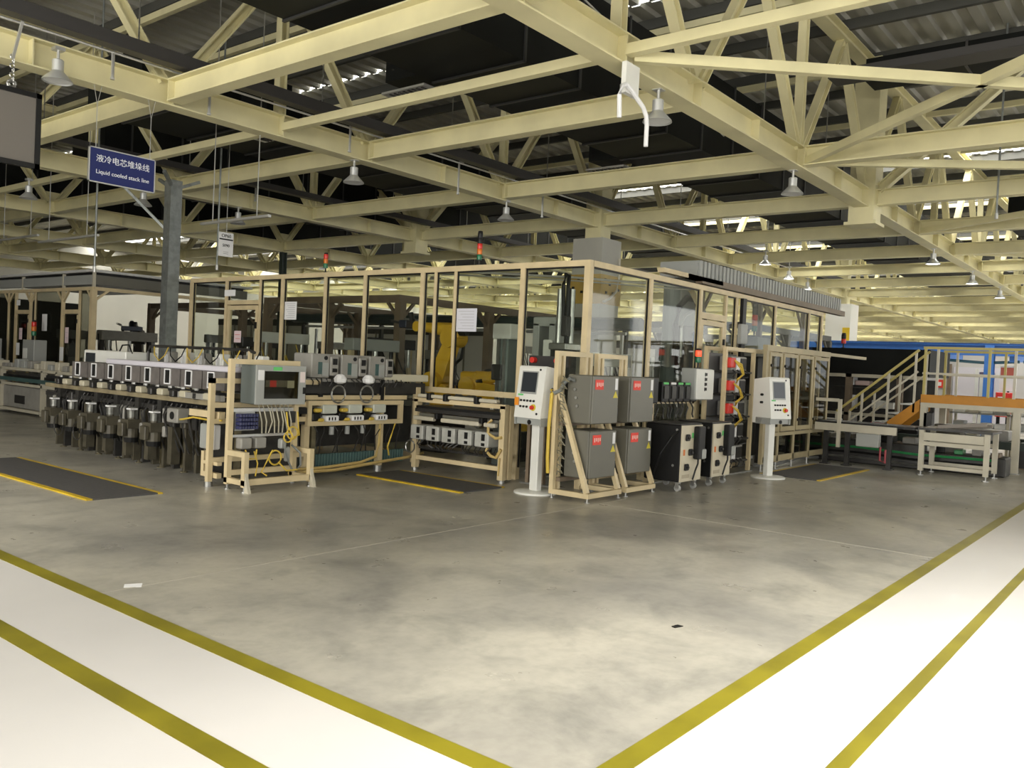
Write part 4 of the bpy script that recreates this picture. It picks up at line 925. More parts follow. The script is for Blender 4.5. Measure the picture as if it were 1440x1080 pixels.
for k in range(3):
    x = 7.04+k*.50
    d = MB().bbox(x, x+.30, 8.98, 9.36, 1.31, 1.63).bbox(x+.30, x+.44, 8.96, 9.36, 1.34, 1.60).build('drive', SERVO, T)
    MB().box(x+.11, x+.17, 8.972, 8.98, 1.36, 1.52).build('dark_panel', TEAL, d); MB().box(x+.17, x+.27, 8.965, 8.98, 1.34, 1.51).build('grey_panel', CABG2, d)
    MB().cyl((x+.23, 8.97, 1.575), (x+.23, 8.98, 1.575), .028, n=12).build('round_hole', BLACK, d)
    MB().box(x+.335, x+.405, 8.95, 8.96, 1.49, 1.57).build('square_hole', BLACK, d); MB().box(x+.335, x+.405, 8.95, 8.96, 1.39, 1.44).build('square_hole', BLACK, d)
    if k < 2:
        MB().lathe((x+.42, 8.9, 1.24), [(.03, 0), (.08, .02), (.09, .07), (.05, .12), (.02, .13)], 9).build('white_wrap', PAPER, T)
        MB().ring((x+.40, 8.90, 1.10), .115, .013, 'y', 22, 6).build('cable_coil', STEEL, T)
    u = 7.20+k*.44
    s = MB().bbox(u, u+.24, 8.90, 9.1, .84, .96).build('white_unit', mat('greenish white unit', (.52, .54, .47), .45), T)
    MB().bbox(u+.05, u+.26, 8.88, 9.02, .735, .815).build('lower_unit', PAPER, s)
    for q in range(3): MB().box(u+.08+.05*q, u+.10+.05*q, 8.876, 8.88, .755, .795).build('dark_slot', BLACK, s)
    MB().bbox(u-.12, u-.01, 8.90, 8.98, .86, .91).build('yellow_connector', YEL, s); MB().bbox(u-.06, u+.03, 8.9, 8.97, .735, .78).build('yellow_connector', YEL, s)
    MB().bbox(u-.15, u-.02, 8.92, 9.05, .75, .85).build('black_motor', BLACK, s)
m = MB()
for k in range(20):
    x = 7.05+k*.085; a = rr.uniform(-.06, .06); m.tube([(x, 8.99, 1.30), (x+a*.5, 8.95, 1.26), (x+a, 8.97, 1.2)], .009, 5)
    if k % 2: m.tube([(x, 9.0, .68), (x+a, 8.97, .6), (x+a*2, 9.0, .5), (x+a, 9.05, .3)], .009, 5)
m.build('wiring', DARK, T)
for k, x in enumerate((7.45, 7.72, 8.0)): MB().cyl((x, 9.02, .55), (x, 9.02, .66), .035, n=10).build('filter_cup', CABG2, T)
tr = MB().box(6.9, 8.9, 9.12, 9.16, .10, .28).build('wire_tray', TEAL, T)
m = MB()
for k in range(40): m.box(6.92+k*.05, 6.935+k*.05, 9.105, 9.12, .10, .28)
m.build('tray_mesh', mat('pale teal mesh', (.10, .17, .16), .5), tr, kind='stuff')
MB().box(7.3, 9.3, 9.4, 11.4, .35, .9).build('dark_interior', DARK, T)
MB().tube([(6.66, 8.88, .14), (7.2, 8.9, .13), (7.9, 8.92, .16), (8.2, 8.95, .22), (8.28, 8.98, .40), (8.29, 8.98, .9)], .02, 6).tube([(6.66, 8.86, .10), (7.4, 8.88, .09), (8.2, 8.92, .14), (8.9, 9.0, .17), (9.3, 9.1, .2)], .022, 6).build('yellow_cable', mat('tan cable', (.52, .38, .14), .5), T)
MB().tube([(8.55, 8.95, .68), (8.45, 8.92, .5), (8.42, 8.95, .35), (8.5, 9.0, .22)], .012, 6).build('yellow_cable', YEL, T)

# third conveyor with servos, under the guard
T = thing('servo_conveyor', 'low conveyor with a row of pale servos, in front of the yellow robot', 'conveyor', (9.0, 8.05, 0))
for y, w_ in ((7.22, .09), (8.86, .08)):
    MB().box(8.86, 8.94, y-w_/2, y+w_/2, .04, 1.04).build('post', FRAME, T); MB().cyl((8.9, y, 0), (8.9, y, .04), .05, n=10).build('foot', STEEL, T)
MB().box(8.98, 9.06, 7.17, 7.25, .04, 1.04).build('post', FRAME, T)
MB().box(8.86, 8.94, 7.17, 8.9, 1.00, 1.06).build('top_beam', FRAME, T)
for a, b in ((7.30, 7.62), (7.68, 8.20), (8.26, 8.80)): MB().bbox(8.82, 8.9, a, b, 1.07, 1.12, .01).build('rail_cap', FRAME2, T)
for a, b in ((7.30, 7.50), (7.58, 8.30), (8.45, 8.85)): MB().bbox(8.80, 8.88, a, b, .74, .80, .01).build('rail_cap', FRAME2, T)
for y in (7.65, 8.23, 8.55, 7.54, 8.38): MB().bbox(8.78, 8.90, y-.03, y+.03, .78 if y in (7.54, 8.38) else 1.04, .86 if y in (7.54, 8.38) else 1.14, .008).build('sensor', BLACK, T)
MB().box(8.86, 9.32, 7.25, 8.85, .90, .95).build('belt', BLACK, T); MB().box(8.84, 8.88, 7.25, 8.85, .86, .91).build('belt_rail', DARK, T); MB().box(8.90, 9.3, 7.25, 8.85, .80, .84).build('drip_plate', CABG, T)
for k in range(5):
    y = 7.40+k*.31
    s = MB().bbox(8.80, 9.05, y, y+.25, .46, .67).build('servo', mat('pale servo', (.46, .46, .42), .45, noise=.2, scale=8), T)
    MB().box(8.795, 8.80, y+.06, y+.12, .55, .64).build('square_hole', BLACK, s); MB().box(8.795, 8.80, y+.06, y+.12, .48, .52).build('square_hole', BLACK, s)
    MB().bbox(8.84, 8.98, y+.255, y+.30, .44, .64).build('gear_head', DARK, s)
m = MB()
for k in range(18):
    y = 7.3+k*.085; a = rr.uniform(-.06, .06); m.tube([(8.85, y, .46), (8.80, y+a, .40), (8.84, y+a*2, .36), (8.95, y, .33)], .012, 5)
m.build('wiring', DARK, T)
MB().box(8.90, 9.2, 7.3, 8.8, .32, .36).build('lower_plate', DARK, T)
MB().box(8.87, 8.93, 7.25, 8.85, .16, .22).build('lower_beam', FRAME, T)
MB().tube([(8.86, 7.40, .84), (8.82, 7.42, .80), (8.82, 7.42, .66), (8.84, 7.3, .60), (8.84, 7.2, .62)], .022, 6).tube([(8.84, 7.42, .5), (8.82, 7.44, .42), (8.82, 7.36, .36), (8.84, 7.28, .34), (8.84, 7.2, .46)], .022, 6).tube([(8.84, 7.22, .34), (8.85, 7.24, .1)], .012, 6).build('yellow_cable', mat('tan cable', (.52, .38, .14), .5), T)
MB().ring((8.84, 8.92, .34), .09, .010, 'x', 16, 5).build('cable_coil', STEEL, T)
# things behind the control stand, left of the rack
t = thing('tool_post', 'slim dark posts with red buttons behind the white control stand', 'post', (9.2, 6.9, 0))
for y in (6.75, 7.0): MB().box(9.17, 9.23, y-.025, y+.025, .02, 1.25).build('post', BROWN, t)
MB().box(9.15, 9.25, 6.6, 7.1, 0, .02).build('foot_plate', STEEL, t)
MB().box(9.17, 9.23, 6.5, 7.1, 1.25, 1.31).build('beam', DARK, t)
for y in (6.55, 6.95): MB().cyl((9.10, y, 1.68), (9.17, y, 1.68), .04, n=12).build('red_button', RED, t)
MB().box(9.17, 9.23, 6.4, 7.05, 1.60, 1.74).build('button_plate', DARK, t); MB().box(9.18, 9.22, 6.7, 6.74, 1.3, 1.62).build('stalk', BLACK, t)
t = thing('pneumatic_column', 'dark column of cylinders and hoses inside the corner of the guard', 'machine column', (10.2, 7.2, 0))
MB().box(10.1, 10.4, 7.12, 7.38, .02, 1.9).build('lower_body', DARK, t); MB().box(10.0, 10.5, 7.0, 7.38, 0, .02).build('foot_plate', STEEL, t)
for dx, dy, r_ in ((.05, .05, .035), (.22, .1, .045), (.12, .25, .04)): MB().cyl((10.1+dx, 7.09+dy, 1.9), (10.1+dx, 7.09+dy, 2.75), r_, n=10).build('cylinder', BLACK if r_ < .04 else STEEL, t)
MB().tube([(10.15, 7.2, 2.2), (10.1, 7.2, 2.8), (10.15, 7.2, 2.95), (10.3, 7.25, 2.95), (10.36, 7.3, 2.8), (10.36, 7.3, 2.0)], .03, 8).build('hose_loop', BLACK, t, smooth=True)
MB().bbox(10.05, 10.45, 7.08, 7.39, 1.85, 1.95).build('collar', STEEL, t); MB().bbox(10.08, 10.2, 7.1, 7.2, 2.05, 2.35).build('valve', DARK, t)
t = thing('grey_hopper', 'pale grey elbow hopper behind the white control stand', 'machine part', (10.3, 8.0, 0))
MB().box(10.28, 10.34, 7.45, 7.51, .02, 1.5).box(10.28, 10.34, 7.75, 7.81, .02, 1.5).build('leg', CABG2, t); MB().box(10.2, 10.8, 7.4, 7.85, 0, .02).build('foot_plate', STEEL, t)
MB().bbox(10.25, 10.75, 7.42, 7.54, 1.5, 2.25).bbox(10.25, 10.75, 7.42, 7.84, 2.2, 2.34).bbox(10.25, 10.6, 7.72, 7.84, 1.5, 2.25).build('body', CABG2, t)
MB().bbox(10.2, 10.25, 7.44, 7.6, 1.65, 2.0).build('white_cover', WHITE, t)

# ================================================================ floor mats
def mat_strip(label, x0, x1, y0, y1, axis):
    t = thing('floor_mat', label, 'mat', ((x0+x1)/2, (y0+y1)/2, 0), 'dark floor mats with yellow edges')
    if axis == 'y':
        MB().box(x0+.06, x1-.06, y0, y1, 0, .016).build('rubber_sheet', MATR, t)
        for a, b, s in ((x0, x0+.06, 1), (x1-.06, x1, -1)):
            MB().box(a, b, y0, y1, 0, .015).build('yellow_edge', MATY, t)
    else:
        MB().box(x0, x1, y0+.06, y1-.06, 0, .016).build('rubber_sheet', MATR, t)
        for a, b, s in ((y0, y0+.06, 1), (y1-.06, y1, -1)):
            MB().box(x0, x1, a, b, 0, .015).build('yellow_edge', MATY, t)
mat_strip('dark mat with yellow edges beside the gear motors of the stacking machine', 4.12, 4.95, 8.80, 12.55, 'y')
mat_strip('dark mat with yellow edges in front of the servo conveyor', 7.76, 8.62, 6.93, 8.84, 'y')
mat_strip('dark mat with yellow edges in front of the low glass doors', 13.5, 16.1, 4.50, 5.50, 'x')

# ================================================================ robots
def robot(label, x, y, rz, j2, j3, j5, col=ROBOT, ped=.35, tool=True):
    t = thing('industrial_robot', label, 'robot', (0, 0, 0))
    if ped: MB().bbox(-.32, .32, -.32, .32, 0, ped).build('pedestal', DARK, t)
    z = ped
    MB().lathe((0, 0, z), [(.27, 0), (.27, .10), (.22, .14), (.22, .28), (.19, .30)], 24).build('base', col, t, smooth=True)
    z += .30
    MB().bbox(-.20, .22, -.17, .17, z, z+.22, .03).cyl((.12, -.24, z+.24), (.12, .24, z+.24), .19, n=20).build('turret', col, t, smooth=True)
    s = vec((.12, 0, z+.24)); L2, L3 = .87, .80
    e = s+vec((sin(j2)*L2, 0, cos(j2)*L2)); u = (e-s).normalized(); n = vec((u.z, 0, -u.x))
    MB().poly([s+n*.17+vec((0, -.10, 0)), s-n*.17+vec((0, -.10, 0)), e-n*.11+vec((0, -.10, 0)), e+n*.11+vec((0, -.10, 0))], (0, .20, 0)).cyl(s+vec((0, -.12, 0)), s+vec((0, .12, 0)), .19, n=20).build('lower_arm', col, t, smooth=True)
    MB().cyl(s+vec((0, -.34, 0)), s+vec((0, -.24, 0)), .10, n=14).build('joint_motor', BLACK, t, smooth=True)
    el = MB().cyl(e+vec((0, -.20, 0)), e+vec((0, .18, 0)), .17, n=20).bbox(e.x-.18, e.x+.20, -.13, .13, e.z-.02, e.z+.26, .03).build('elbow', col, t, smooth=True)
    MB().cyl(e+vec((0, -.28, 0)), e+vec((0, -.20, 0)), .12, n=18).build('ring_cover', mat('dark robot joint', (.10, .09, .05), .5), el, smooth=True)
    MB().cyl(e+vec((-.32, .04, .12)), e+vec((-.17, .04, .12)), .08, n=12).build('motor', BLACK, el, smooth=True)
    a = vec((cos(j3), 0, sin(j3))); f0 = e+vec((0, 0, .14)); f1 = f0+a*L3
    MB().cyl(f0+a*.1, f0+a*.45, .13, .11, n=18).cyl(f0+a*.45, f1, .10, .085, n=18).build('forearm', col, t, smooth=True)
    w1 = f1+vec((cos(j5), 0, sin(j5)))*.18
    MB().cyl(f1+vec((0, -.10, 0)), f1+vec((0, .10, 0)), .095, n=16).cyl(f1, w1, .07, n=14).build('wrist', col, t, smooth=True)
    MB().tube([tuple(s+vec((.0, -.2, .15))), tuple(s.lerp(e, .5)+vec((-.2, -.2, .05))), tuple(e+vec((-.12, -.2, .3))), tuple(f0+a*.45+vec((0, -.12, .14)))], .03, 8).build('dress_pack', BLACK, t, smooth=True)
    if tool:
        g = MB().bbox(w1.x-.09, w1.x+.09, -.28, .28, w1.z-.07, w1.z+.07).build('gripper', mat('dark blue grey gripper', (.03, .035, .06), .4, .3), t)
        for k in (-1, 0, 1): MB().bar(w1+vec((0, .22*k, 0)), w1+vec((cos(j5)*.32, .22*k, sin(j5)*.32)), .045).build('finger', DARK, g)
        MB().bar(w1+vec((0, -.3, .09)), w1+vec((.45, -.3, .12)), .05).build('slide', STEEL, g); MB().cyl(w1+vec((.0, 0, .07)), w1+vec((.05, 0, .22)), .05, n=10).build('valve', BLACK, g)
    t.location = (x, y, 0); t.rotation_euler = (0, 0, rz); return t
robot('yellow robot reaching left with a dark gripper, inside the long glass guard', 11.2, 10.55, radians(95), radians(-22), radians(4), radians(10), ped=.68)
robot('yellow robot folded low beside the reaching robot', 11.3, 8.95, radians(90), radians(80), radians(176), radians(185), ped=.50, tool=False)
robot('dark robot arm silhouetted in the left enclosure', 13.3, 25.2, radians(-130), radians(20), radians(18), radians(-40), col=mat('dark robot paint', (.05, .045, .04), .5), ped=.5)

# ================================================================ right side: belt table, platform, stair
t = thing('belt_table', 'pale belt table on legs in front of the yellow railed platform', 'table', (16.5, 3.2, 0))
for y in (2.68, 3.70):
    for x in (16.3, 17.1):
        MB().box(x-.04, x+.04, y-.04, y+.04, .08, .80).build('leg', FRAME2, t); MB().cyl((x, y, 0), (x, y, .015), .06, n=10).cyl((x, y, .015), (x, y, .08), .018, n=8).build('foot', STEEL, t)
for x in (16.3, 17.1): MB().box(x-.03, x+.03, 2.72, 3.66, .13, .19).box(x-.03, x+.03, 2.72, 3.66, .53, .60).build('side_rail', FRAME2, t)
MB().box(16.24, 17.16, 2.60, 3.76, .80, .84).build('table_top', DARK, t); MB().box(16.22, 16.28, 2.72, 3.66, .62, .76).build('front_panel', FRAME2, t)
MB().bar((16.5, 3.5, .86), (16.6, 2.75, .95), .06).bar((16.8, 3.4, .86), (16.8, 2.7, .92), .06).build('product_bar', mat('brown grey bar', (.22, .19, .16), .5), t)
t = thing('belt_line', 'long low belt running from the low glass doors to the belt table', 'conveyor', (16.5, 4.8, 0))
MB().box(16.2, 16.9, 3.80, 5.55, .79, .83).build('belt', BLACK, t); MB().box(16.16, 16.22, 4.1, 5.55, .66, .80).build('side_beam', FRAME2, t)
for y in (5.05, 5.45, 4.3): MB().box(16.5, 16.58, y-.04, y+.04, .02, .79).build('leg', DARK, t); MB().box(16.45, 16.63, y-.08, y+.08, 0, .02).build('foot', DARK, t)
MB().box(16.15, 16.21, 5.08, 5.14, .36, 1.25).build('light_post', FRAME2, t); MB().box(16.15, 16.21, 5.14, 5.55, 1.20, 1.26).build('guard_rail', FRAME2, t)
MB().bbox(16.02, 16.16, 4.35, 4.75, .42, .66).build('drive_box', CABG2, t); MB().tube([(16.07, 4.33, .44), (16.07, 4.33, .2), (16.07, 4.24, .16), (16.07, 4.24, .4)], .018, 6).build('red_handle', mat('dull red handle', (.32, .04, .05), .5), t)
t = thing('railed_platform', 'steel platform with yellow railing and an orange toe board', 'platform', (19.2, 2.6, 0))
PXf, PXb, PYl, PYr = 18.3, 20.1, 4.22, .6
for y in (4.16, 2.55, .7):
    for x in (18.36, 20.0): MB().box(x-.06, x+.06, y-.06, y+.06, .015, 1.15).build('leg', FRAME2, t); MB().box(x-.1, x+.1, y-.1, y+.1, 0, .015).build('foot_plate', STEEL, t)
MB().box(PXf, PXb, PYr, PYl, 1.15, 1.27).build('deck_beam', FRAME2, t); MB().box(PXf, PXb, PYr, PYl, 1.27, 1.29).build('deck_plate', CABG, t)
MB().box(PXf-.01, PXf+.005, PYr, PYl, 1.24, 1.40).build('toe_board', ORANGE, t); MB().box(PXb-.005, PXb+.01, PYr, PYl, 1.24, 1.40).build('toe_board', ORANGE, t)
for x in (PXf+.02, PXb-.02):
    MB().box(x-.025, x+.025, PYr, PYl, 2.30, 2.35).build('top_rail', RAILY, t); MB().box(x-.018, x+.018, PYr, PYl, 1.80, 1.84).build('middle_rail', FRAME2, t)
    for k, y in enumerate((4.18, 3.95, 3.05, 2.62, 1.7, .8)): MB().box(x-.022, x+.022, y-.022, y+.022, 1.29, 2.30).build('rail_post', RAILY if k % 2 == 0 else FRAME2, t)
MB().bbox(18.3, 18.5, 4.0, 4.16, .60, 1.05).build('cable_box', DARK, t)
t = thing('stairway', 'steel stairway with pale rails and an orange stringer, left of the platform', 'stairs', (18.9, 5.1, 0))
sy0, sz0_, sy1, sz1_ = 5.95, .05, 4.25, 1.28
for x in (18.32, 19.2):
    MB().poly([(x-.02, 4.24, 1.30), (x-.02, 4.24, 1.06), (x-.02, 4.62, .72), (x-.02, 4.92, .74)], (.04, 0, 0)).build('stringer', ORANGE, t)
    MB().poly([(x-.02, 4.92, .735), (x-.02, 4.62, .715), (x-.02, 5.75, 0), (x-.02, 6.0, 0)], (.04, 0, 0)).build('lower_stringer', DARK, t)
    MB().bar((x, 5.85, .95), (x, 4.30, 2.28), .045).build('hand_rail', RAILY, t); MB().bar((x, 5.85, .55), (x, 4.30, 1.85), .035).build('middle_rail', FRAME2, t)
    for k in range(4):
        f = k/3.; y = 5.85-f*1.5; MB().box(x-.02, x+.02, y-.02, y+.02, max(.0, 1.05*f-.02), .95+f*1.28).build('rail_post', FRAME2, t)
for k in range(6): MB().box(18.34, 19.18, 5.62-.25*k, 5.86-.25*k, .17+.2*k, .20+.2*k).build('step', STEEL, t)

# black curtained machine behind the stair
t = thing('curtained_machine', 'machine with a black curtained top and brown posts, behind the stair', 'machine', (22.5, 6.4, 0))
MB().box(21.9, 24, 4.9, 8.6, 1.78, 2.42).build('black_curtain', DUCT, t)
for y in (8.3, 6.75, 5.55):
    MB().box(21.9, 22.05, y-.07, y+.07, .02, 1.78).build('post', BROWN, t); MB().box(21.85, 22.1, y-.12, y+.12, 0, .02).build('foot_plate', STEEL, t)
MB().box(21.9, 22.0, 4.95, 8.4, 1.70, 1.78).box(21.9, 22.0, 4.95, 8.4, .75, .82).build('cross_rail', FRAME2, t)
MB().box(22.6, 22.7, 4.9, 8.5, .1, 1.7).build('dark_backing', DARK, t)
for k, (y, z, w_, h, m_) in enumerate(((7.9, 1.5, .2, .2, PAPER), (7.6, 1.5, .35, .12, mat('pale pink box', (.6, .45, .42), .5)), (7.2, .95, .3, .2, WHITE), (6.95, .95, .25, .16, WHITE), (7.85, .9, .16, .35, PAPER), (7.85, .4, .18, .35, WHITE), (7.2, .35, .3, .25, REDLBL), (6.9, .4, .25, .3, SERVO))):
    MB().bbox(22.2, 22.5, y-1.1-w_/2, y-1.1+w_/2, z, z+h).build('stored_part', m_, t)
MB().box(22.15, 22.55, 5.65, 7.2, .82, .86).box(22.15, 22.55, 5.65, 7.2, .30, .34).box(22.15, 22.55, 5.65, 7.2, 1.42, 1.46).build('shelf', DARK, t)
signal_tower('signal lamp over the black curtain, beside the bright column', 22.0, 6.95, 2.42, 0, 'rk', 1.6)
signal_tower('signal lamp inside the cell above the second control stand', 17.0, 7.2, 2.42, 0, 'garkk', 1.6)
t = thing('machine_post', 'dark machine head carrying the signal lamp above the second control stand', 'machine part', (17, 7.2, 0))
MB().box(16.8, 17.3, 7.0, 7.5, .02, 2.0).build('column', DARK, t); MB().bbox(16.5, 17.5, 6.9, 7.6, 2.0, 2.40).build('head', SERVO, t); MB().box(16.7, 17.4, 6.9, 7.6, 0, .02).build('foot_plate', STEEL, t)
# blue crane frame and back room
t = thing('blue_gantry', 'blue steel gantry in front of the pale doors at the back right', 'gantry', (30, 5.5, 0))
for y, x in ((5.0, 30), (3.6, 30), (10.5, 30)): MB().ibeam((x, y, 0), (x, y, 2.9), .26, .26).build('column', BLUE, t)
MB().ibeam((30, 1.5, 2.75), (30, 11.5, 2.75), .25, .34).build('beam', BLUE, t); MB().ibeam((33, 1.5, 2.95), (33, 11.5, 2.95), .25, .30).build('beam', BLUE, t)
for y in (2.4, 4.4, 6.4, 8.4): MB().bar((30, y, 2.5), (33, y, 2.6), .14, .2).build('cross_beam', BLUE, t)
for k in range(4): MB().tube([(30.1, 2+k*2.2, 2.42), (30.1, 2.9+k*2.2, 2.36), (30.1, 4.1+k*2.2, 2.42)], .05, 6).build('hose', mat('dark teal hose', (.03, .10, .14), .5), t)
t = thing('pale_room', 'pale room with a double door behind the blue gantry', 'room', (35, 7, 0))
MB().box(34.9, 35.1, 4.4, 10.2, 0, 2.75).build('wall_panel', DOORM, t)
d = MB().box(34.86, 34.9, 5.0, 5.98, .02, 2.3).build('door', mat('pale lilac door', (.58, .56, .60), .45), t); MB().box(34.86, 34.9, 6.0, 6.98, .02, 2.3).build('door', mat('pale lilac door', (.58, .56, .60), .45), t)
MB().box(34.82, 34.86, 5.86, 5.92, .85, 1.35).build('door_handle', BLACK, d)
MB().box(34.80, 34.9, 7.04, 7.16, 0, 2.4).build('corner_post', BROWN, t)
r = MB().box(34.86, 34.9, 7.28, 7.56, 1.5, 1.8).build('red_notice', REDLBL, t); MB().box(34.855, 34.86, 7.36, 7.48, 1.57, 1.71).build('white_mark', PAPER, r)
t = thing('fire_box', 'red fire equipment box with a white mark, right of the blue post', 'box', (33, 5.1, 0))
MB().bbox(32.9, 33.1, 4.75, 5.25, .62, 1.45).build('body', RED, t); MB().box(32.89, 32.9, 4.98, 5.18, 1.05, 1.3).build('white_mark', PAPER, t); MB().box(32.95, 33.05, 4.8, 4.9, 0, .62).box(32.95, 33.05, 5.1, 5.2, 0, .62).build('leg', BLACK, t)
t = thing('notice_board', 'white and red notice board above the fire box', 'board', (33.2, 5.0, 0))
MB().box(33.2, 33.24, 4.7, 5.2, 1.5, 2.35).build('board', PAPER, t); MB().box(33.19, 33.2, 4.72, 5.18, 2.0, 2.3).build('red_print', mat('faded red print', (.5, .12, .08), .5), t); MB().box(33.2, 33.24, 4.9, 4.96, 0, 1.5).build('post', BLACK, t)
t = thing('purple_cabinet', 'dark purple cabinet beside the blue post at the back right', 'cabinet', (32, 5.3, 0))
MB().bbox(31.9, 32.3, 5.2, 5.6, 0, 2.1).build('body', mat('dark purple panel', (.10, .08, .14), .5), t); MB().box(31.89, 31.9, 5.62, 5.72, 0, 2.2).box(31.88, 31.9, 5.22, 5.58, .1, 2.0).build('door', WHITE, t)
t = thing('tan_cabinet', 'tan cabinet at the right edge behind the platform railing', 'cabinet', (27, 3.2, 0))
MB().bbox(26.9, 27.3, 2.9, 3.5, 0, 2.3).build('body', mat('tan cabinet', (.40, .27, .12), .5), t); MB().box(26.89, 26.9, 2.95, 3.45, .1, 2.2).build('door', mat('tan cabinet', (.40, .27, .12), .5), t)
# glinting parts racks under the platform
rr = random.Random(21)
for i, (x, y) in enumerate(((22.5, 3.9), (22.5, 2.6), (24.5, 1.6))):
    t = thing('parts_rack', ['parts rack of pale bins seen under the platform, nearest the stair', 'parts rack of pale bins seen under the middle of the platform', 'parts rack of pale bins at the right edge under the platform'][i], 'rack', (x, y, 0))
    for a in (-.6, .6): MB().box(x-.03, x+.03, y+a-.03, y+a+.03, 0, 1.15).box(x+.5, x+.56, y+a-.03, y+a+.03, 0, 1.15).build('post', FRAME2, t)
    for z in (.25, .6, .95): MB().box(x-.03, x+.56, y-.63, y+.63, z, z+.03).build('shelf', CABG2, t)
    for z in (.28, .63, .98):
        for k in range(4): MB().bbox(x, x+.4, y-.56+.29*k, y-.32+.29*k, z, z+rr.uniform(.1, .22)).build('bin', rr.choice([WHITE, CABG2, SERVO, FRAME2, PAPER]), t)
tag(MB().bbox(18.9, 19.0, 1.9, 2.0, .15, .75).box(18.8, 19.1, 1.8, 2.1, 0, .02).box(18.92, 18.98, 1.92, 1.98, .02, .15).build('yellow_stand', RAILY), 'small yellow stand under the right end of the platform', 'stand')

t = thing('low_conveyor', 'dark low conveyor clutter under the stair and platform', 'conveyor', (20.2, 4, 0))
for y in (1.2, 2.6, 4.0, 5.4, 6.8): MB().box(19.6, 21.2, y-.05, y+.05, .02, .36).build('trestle', DARK, t); MB().box(19.5, 21.3, y-.1, y+.1, 0, .02).build('foot_plate', BROWN, t)
for x in (19.6, 21.2): MB().box(x-.04, x+.04, .9, 7.2, .36, .52).build('side_beam', mat('dark green beam', (.03, .045, .035), .5), t)
for k in range(30): MB().cyl((19.64, 1.0+.21*k, .46), (21.16, 1.0+.21*k, .46), .045, n=8).build('roller', DARK, t)
for k in range(7): MB().bbox(19.7+.1*(k % 3), 20.2+.1*(k % 3), 1.2+.85*k, 1.7+.85*k, .51, .6+.06*(k % 4)).build('tray', [BLACK, DARK, SERVO, OLIVE][k % 4], t)
t = thing('floor_duct', 'long dark cable duct on the floor behind the low glass doors and belt', 'cable duct', (18.2, 7, 0))
MB().box(18.0, 18.22, 4.6, 9.4, 0, .14).build('channel', DARK, t); MB().box(17.97, 18.25, 4.6, 9.4, .14, .16).build('lid', SERVO, t)

t = thing('dark_filler', 'added low dark filler with pipes behind the belt and the pale table', 'machine', (17.6, 5, 0))  # dark bodies added to darken the open area behind the belt
MB().bbox(17.25, 17.85, 3.95, 6.2, 0, .46, .02).build('body', DARK, t); MB().bbox(17.35, 17.95, 2.55, 3.9, 0, .34, .02).build('low_body', DARK, t)
rr = random.Random(4)
for k in range(5): MB().bbox(17.28+rr.uniform(0, .2), 17.62+rr.uniform(0, .2), 4.05+.39*k, 4.28+.39*k, .46, .52+rr.uniform(0, .14)).build('fitting', [SERVO, BLACK, TEAL, OLIVE, CABG][k % 5], t)
for k in range(3): MB().tube([(17.2, 2.7, .10+.1*k), (17.22, 4, .08+.1*k), (17.2, 5.0, .12+.1*k), (17.22, 6.1, .1+.1*k)], .025, 6).build('pipe', [STEEL, BLACK, GREEN][k], t)
for k in range(4): MB().bbox(17.4, 17.7, 2.65+.3*k, 2.8+.3*k, .34, .42+.05*(k % 2)).build('fitting', [REDLBL, SERVO, GREEN, BLACK][k] if k else BROWN, t)

# ================================================================ left enclosure far behind
t = thing('machine_enclosure', 'roofed machine enclosure with two framed doors at the far left', 'enclosure', (11.2, 23, 0))
ex, ey = 9.4, 20.1
for y, w_ in ((20.1, .12), (20.75, .06), (21.65, .07), (23.2, .05), (23.5, .06), (24.4, .06), (24.85, .06), (26.4, .08)): MB().box(ex-w_/2, ex+w_/2, y-w_/2, y+w_/2, 0, 2.9).build('post', FRAME, t)
for x in (11.3, 13.4): MB().box(x-.06, x+.06, ey-.06, ey+.06, 0, 2.9).build('post', BROWN, t)
MB().box(ex-.04, ex+.04, ey, 28, 2.88, 2.96).build('top_beam', FRAME, t); MB().box(ex, 13.5, ey-.04, ey+.04, 2.88, 2.96).build('top_beam', FRAME, t)
MB().box(ex-.02, ex+.05, ey, 28, 3.02, 3.24).build('fascia', CABG2, t); MB().box(ex, 13.5, ey-.02, ey+.05, 3.02, 3.24).build('fascia', CABG, t)
MB().box(ex+.03, 13.4, ey+.03, 28, 3.24, 3.30).build('dark_gap', BLACK, t); MB().box(ex-.1, 13.6, ey-.1, 28, 3.30, 3.36).build('roof', mat('pale roof edge', (.55, .55, .53), .4), t)
for y in (20.1, 21.65, 24.0, 26.4): MB().box(ex-.03, ex+.03, y-.03, y+.03, 2.96, 3.30).build('roof_stub', FRAME2, t)
for y in (20.1, 21.65, 23.5, 24.85):
    for s in (-1, 1):
        if y > 20.2 or s > 0: MB().bar((ex, y, 2.62), (ex, y+.3*s, 2.9), .05).build('knee_brace', FRAME, t)
MB().bar((ex, ey, 2.62), (ex+.35, ey, 2.9), .05).build('knee_brace', FRAME, t); MB().bar((13.4, ey, 2.5), (13.0, ey, 2.9), .06).build('knee_brace', BROWN, t)
for a, b in ((20.78, 21.62), (23.53, 24.37)):
    MB().box(ex-.03, ex+.03, a, b, 2.33, 2.43).build('door_header', FRAME, t)
    d = MB().box(ex-.03, ex+.03, a, a+.07, .2, 2.3).box(ex-.03, ex+.03, b-.07, b, .2, 2.3).box(ex-.03, ex+.03, a, b, .85, .92).build('door', FRAME, t)
    MB().box(ex-.004, ex+.004, a+.07, b-.07, .92, 2.3).build('glass_pane', GLASSD, d); MB().box(ex-.05, ex-.03, a+.02, a+.06, 2.1, 2.2).build('door_switch', BLACK, d)
for a, b in ((21.69, 23.17), (24.45, 24.8), (20.15, 20.7), (24.9, 26.35)): MB().box(ex-.004, ex+.004, a, b, .9, 2.88).build('glass_pane', GLASSD, t)
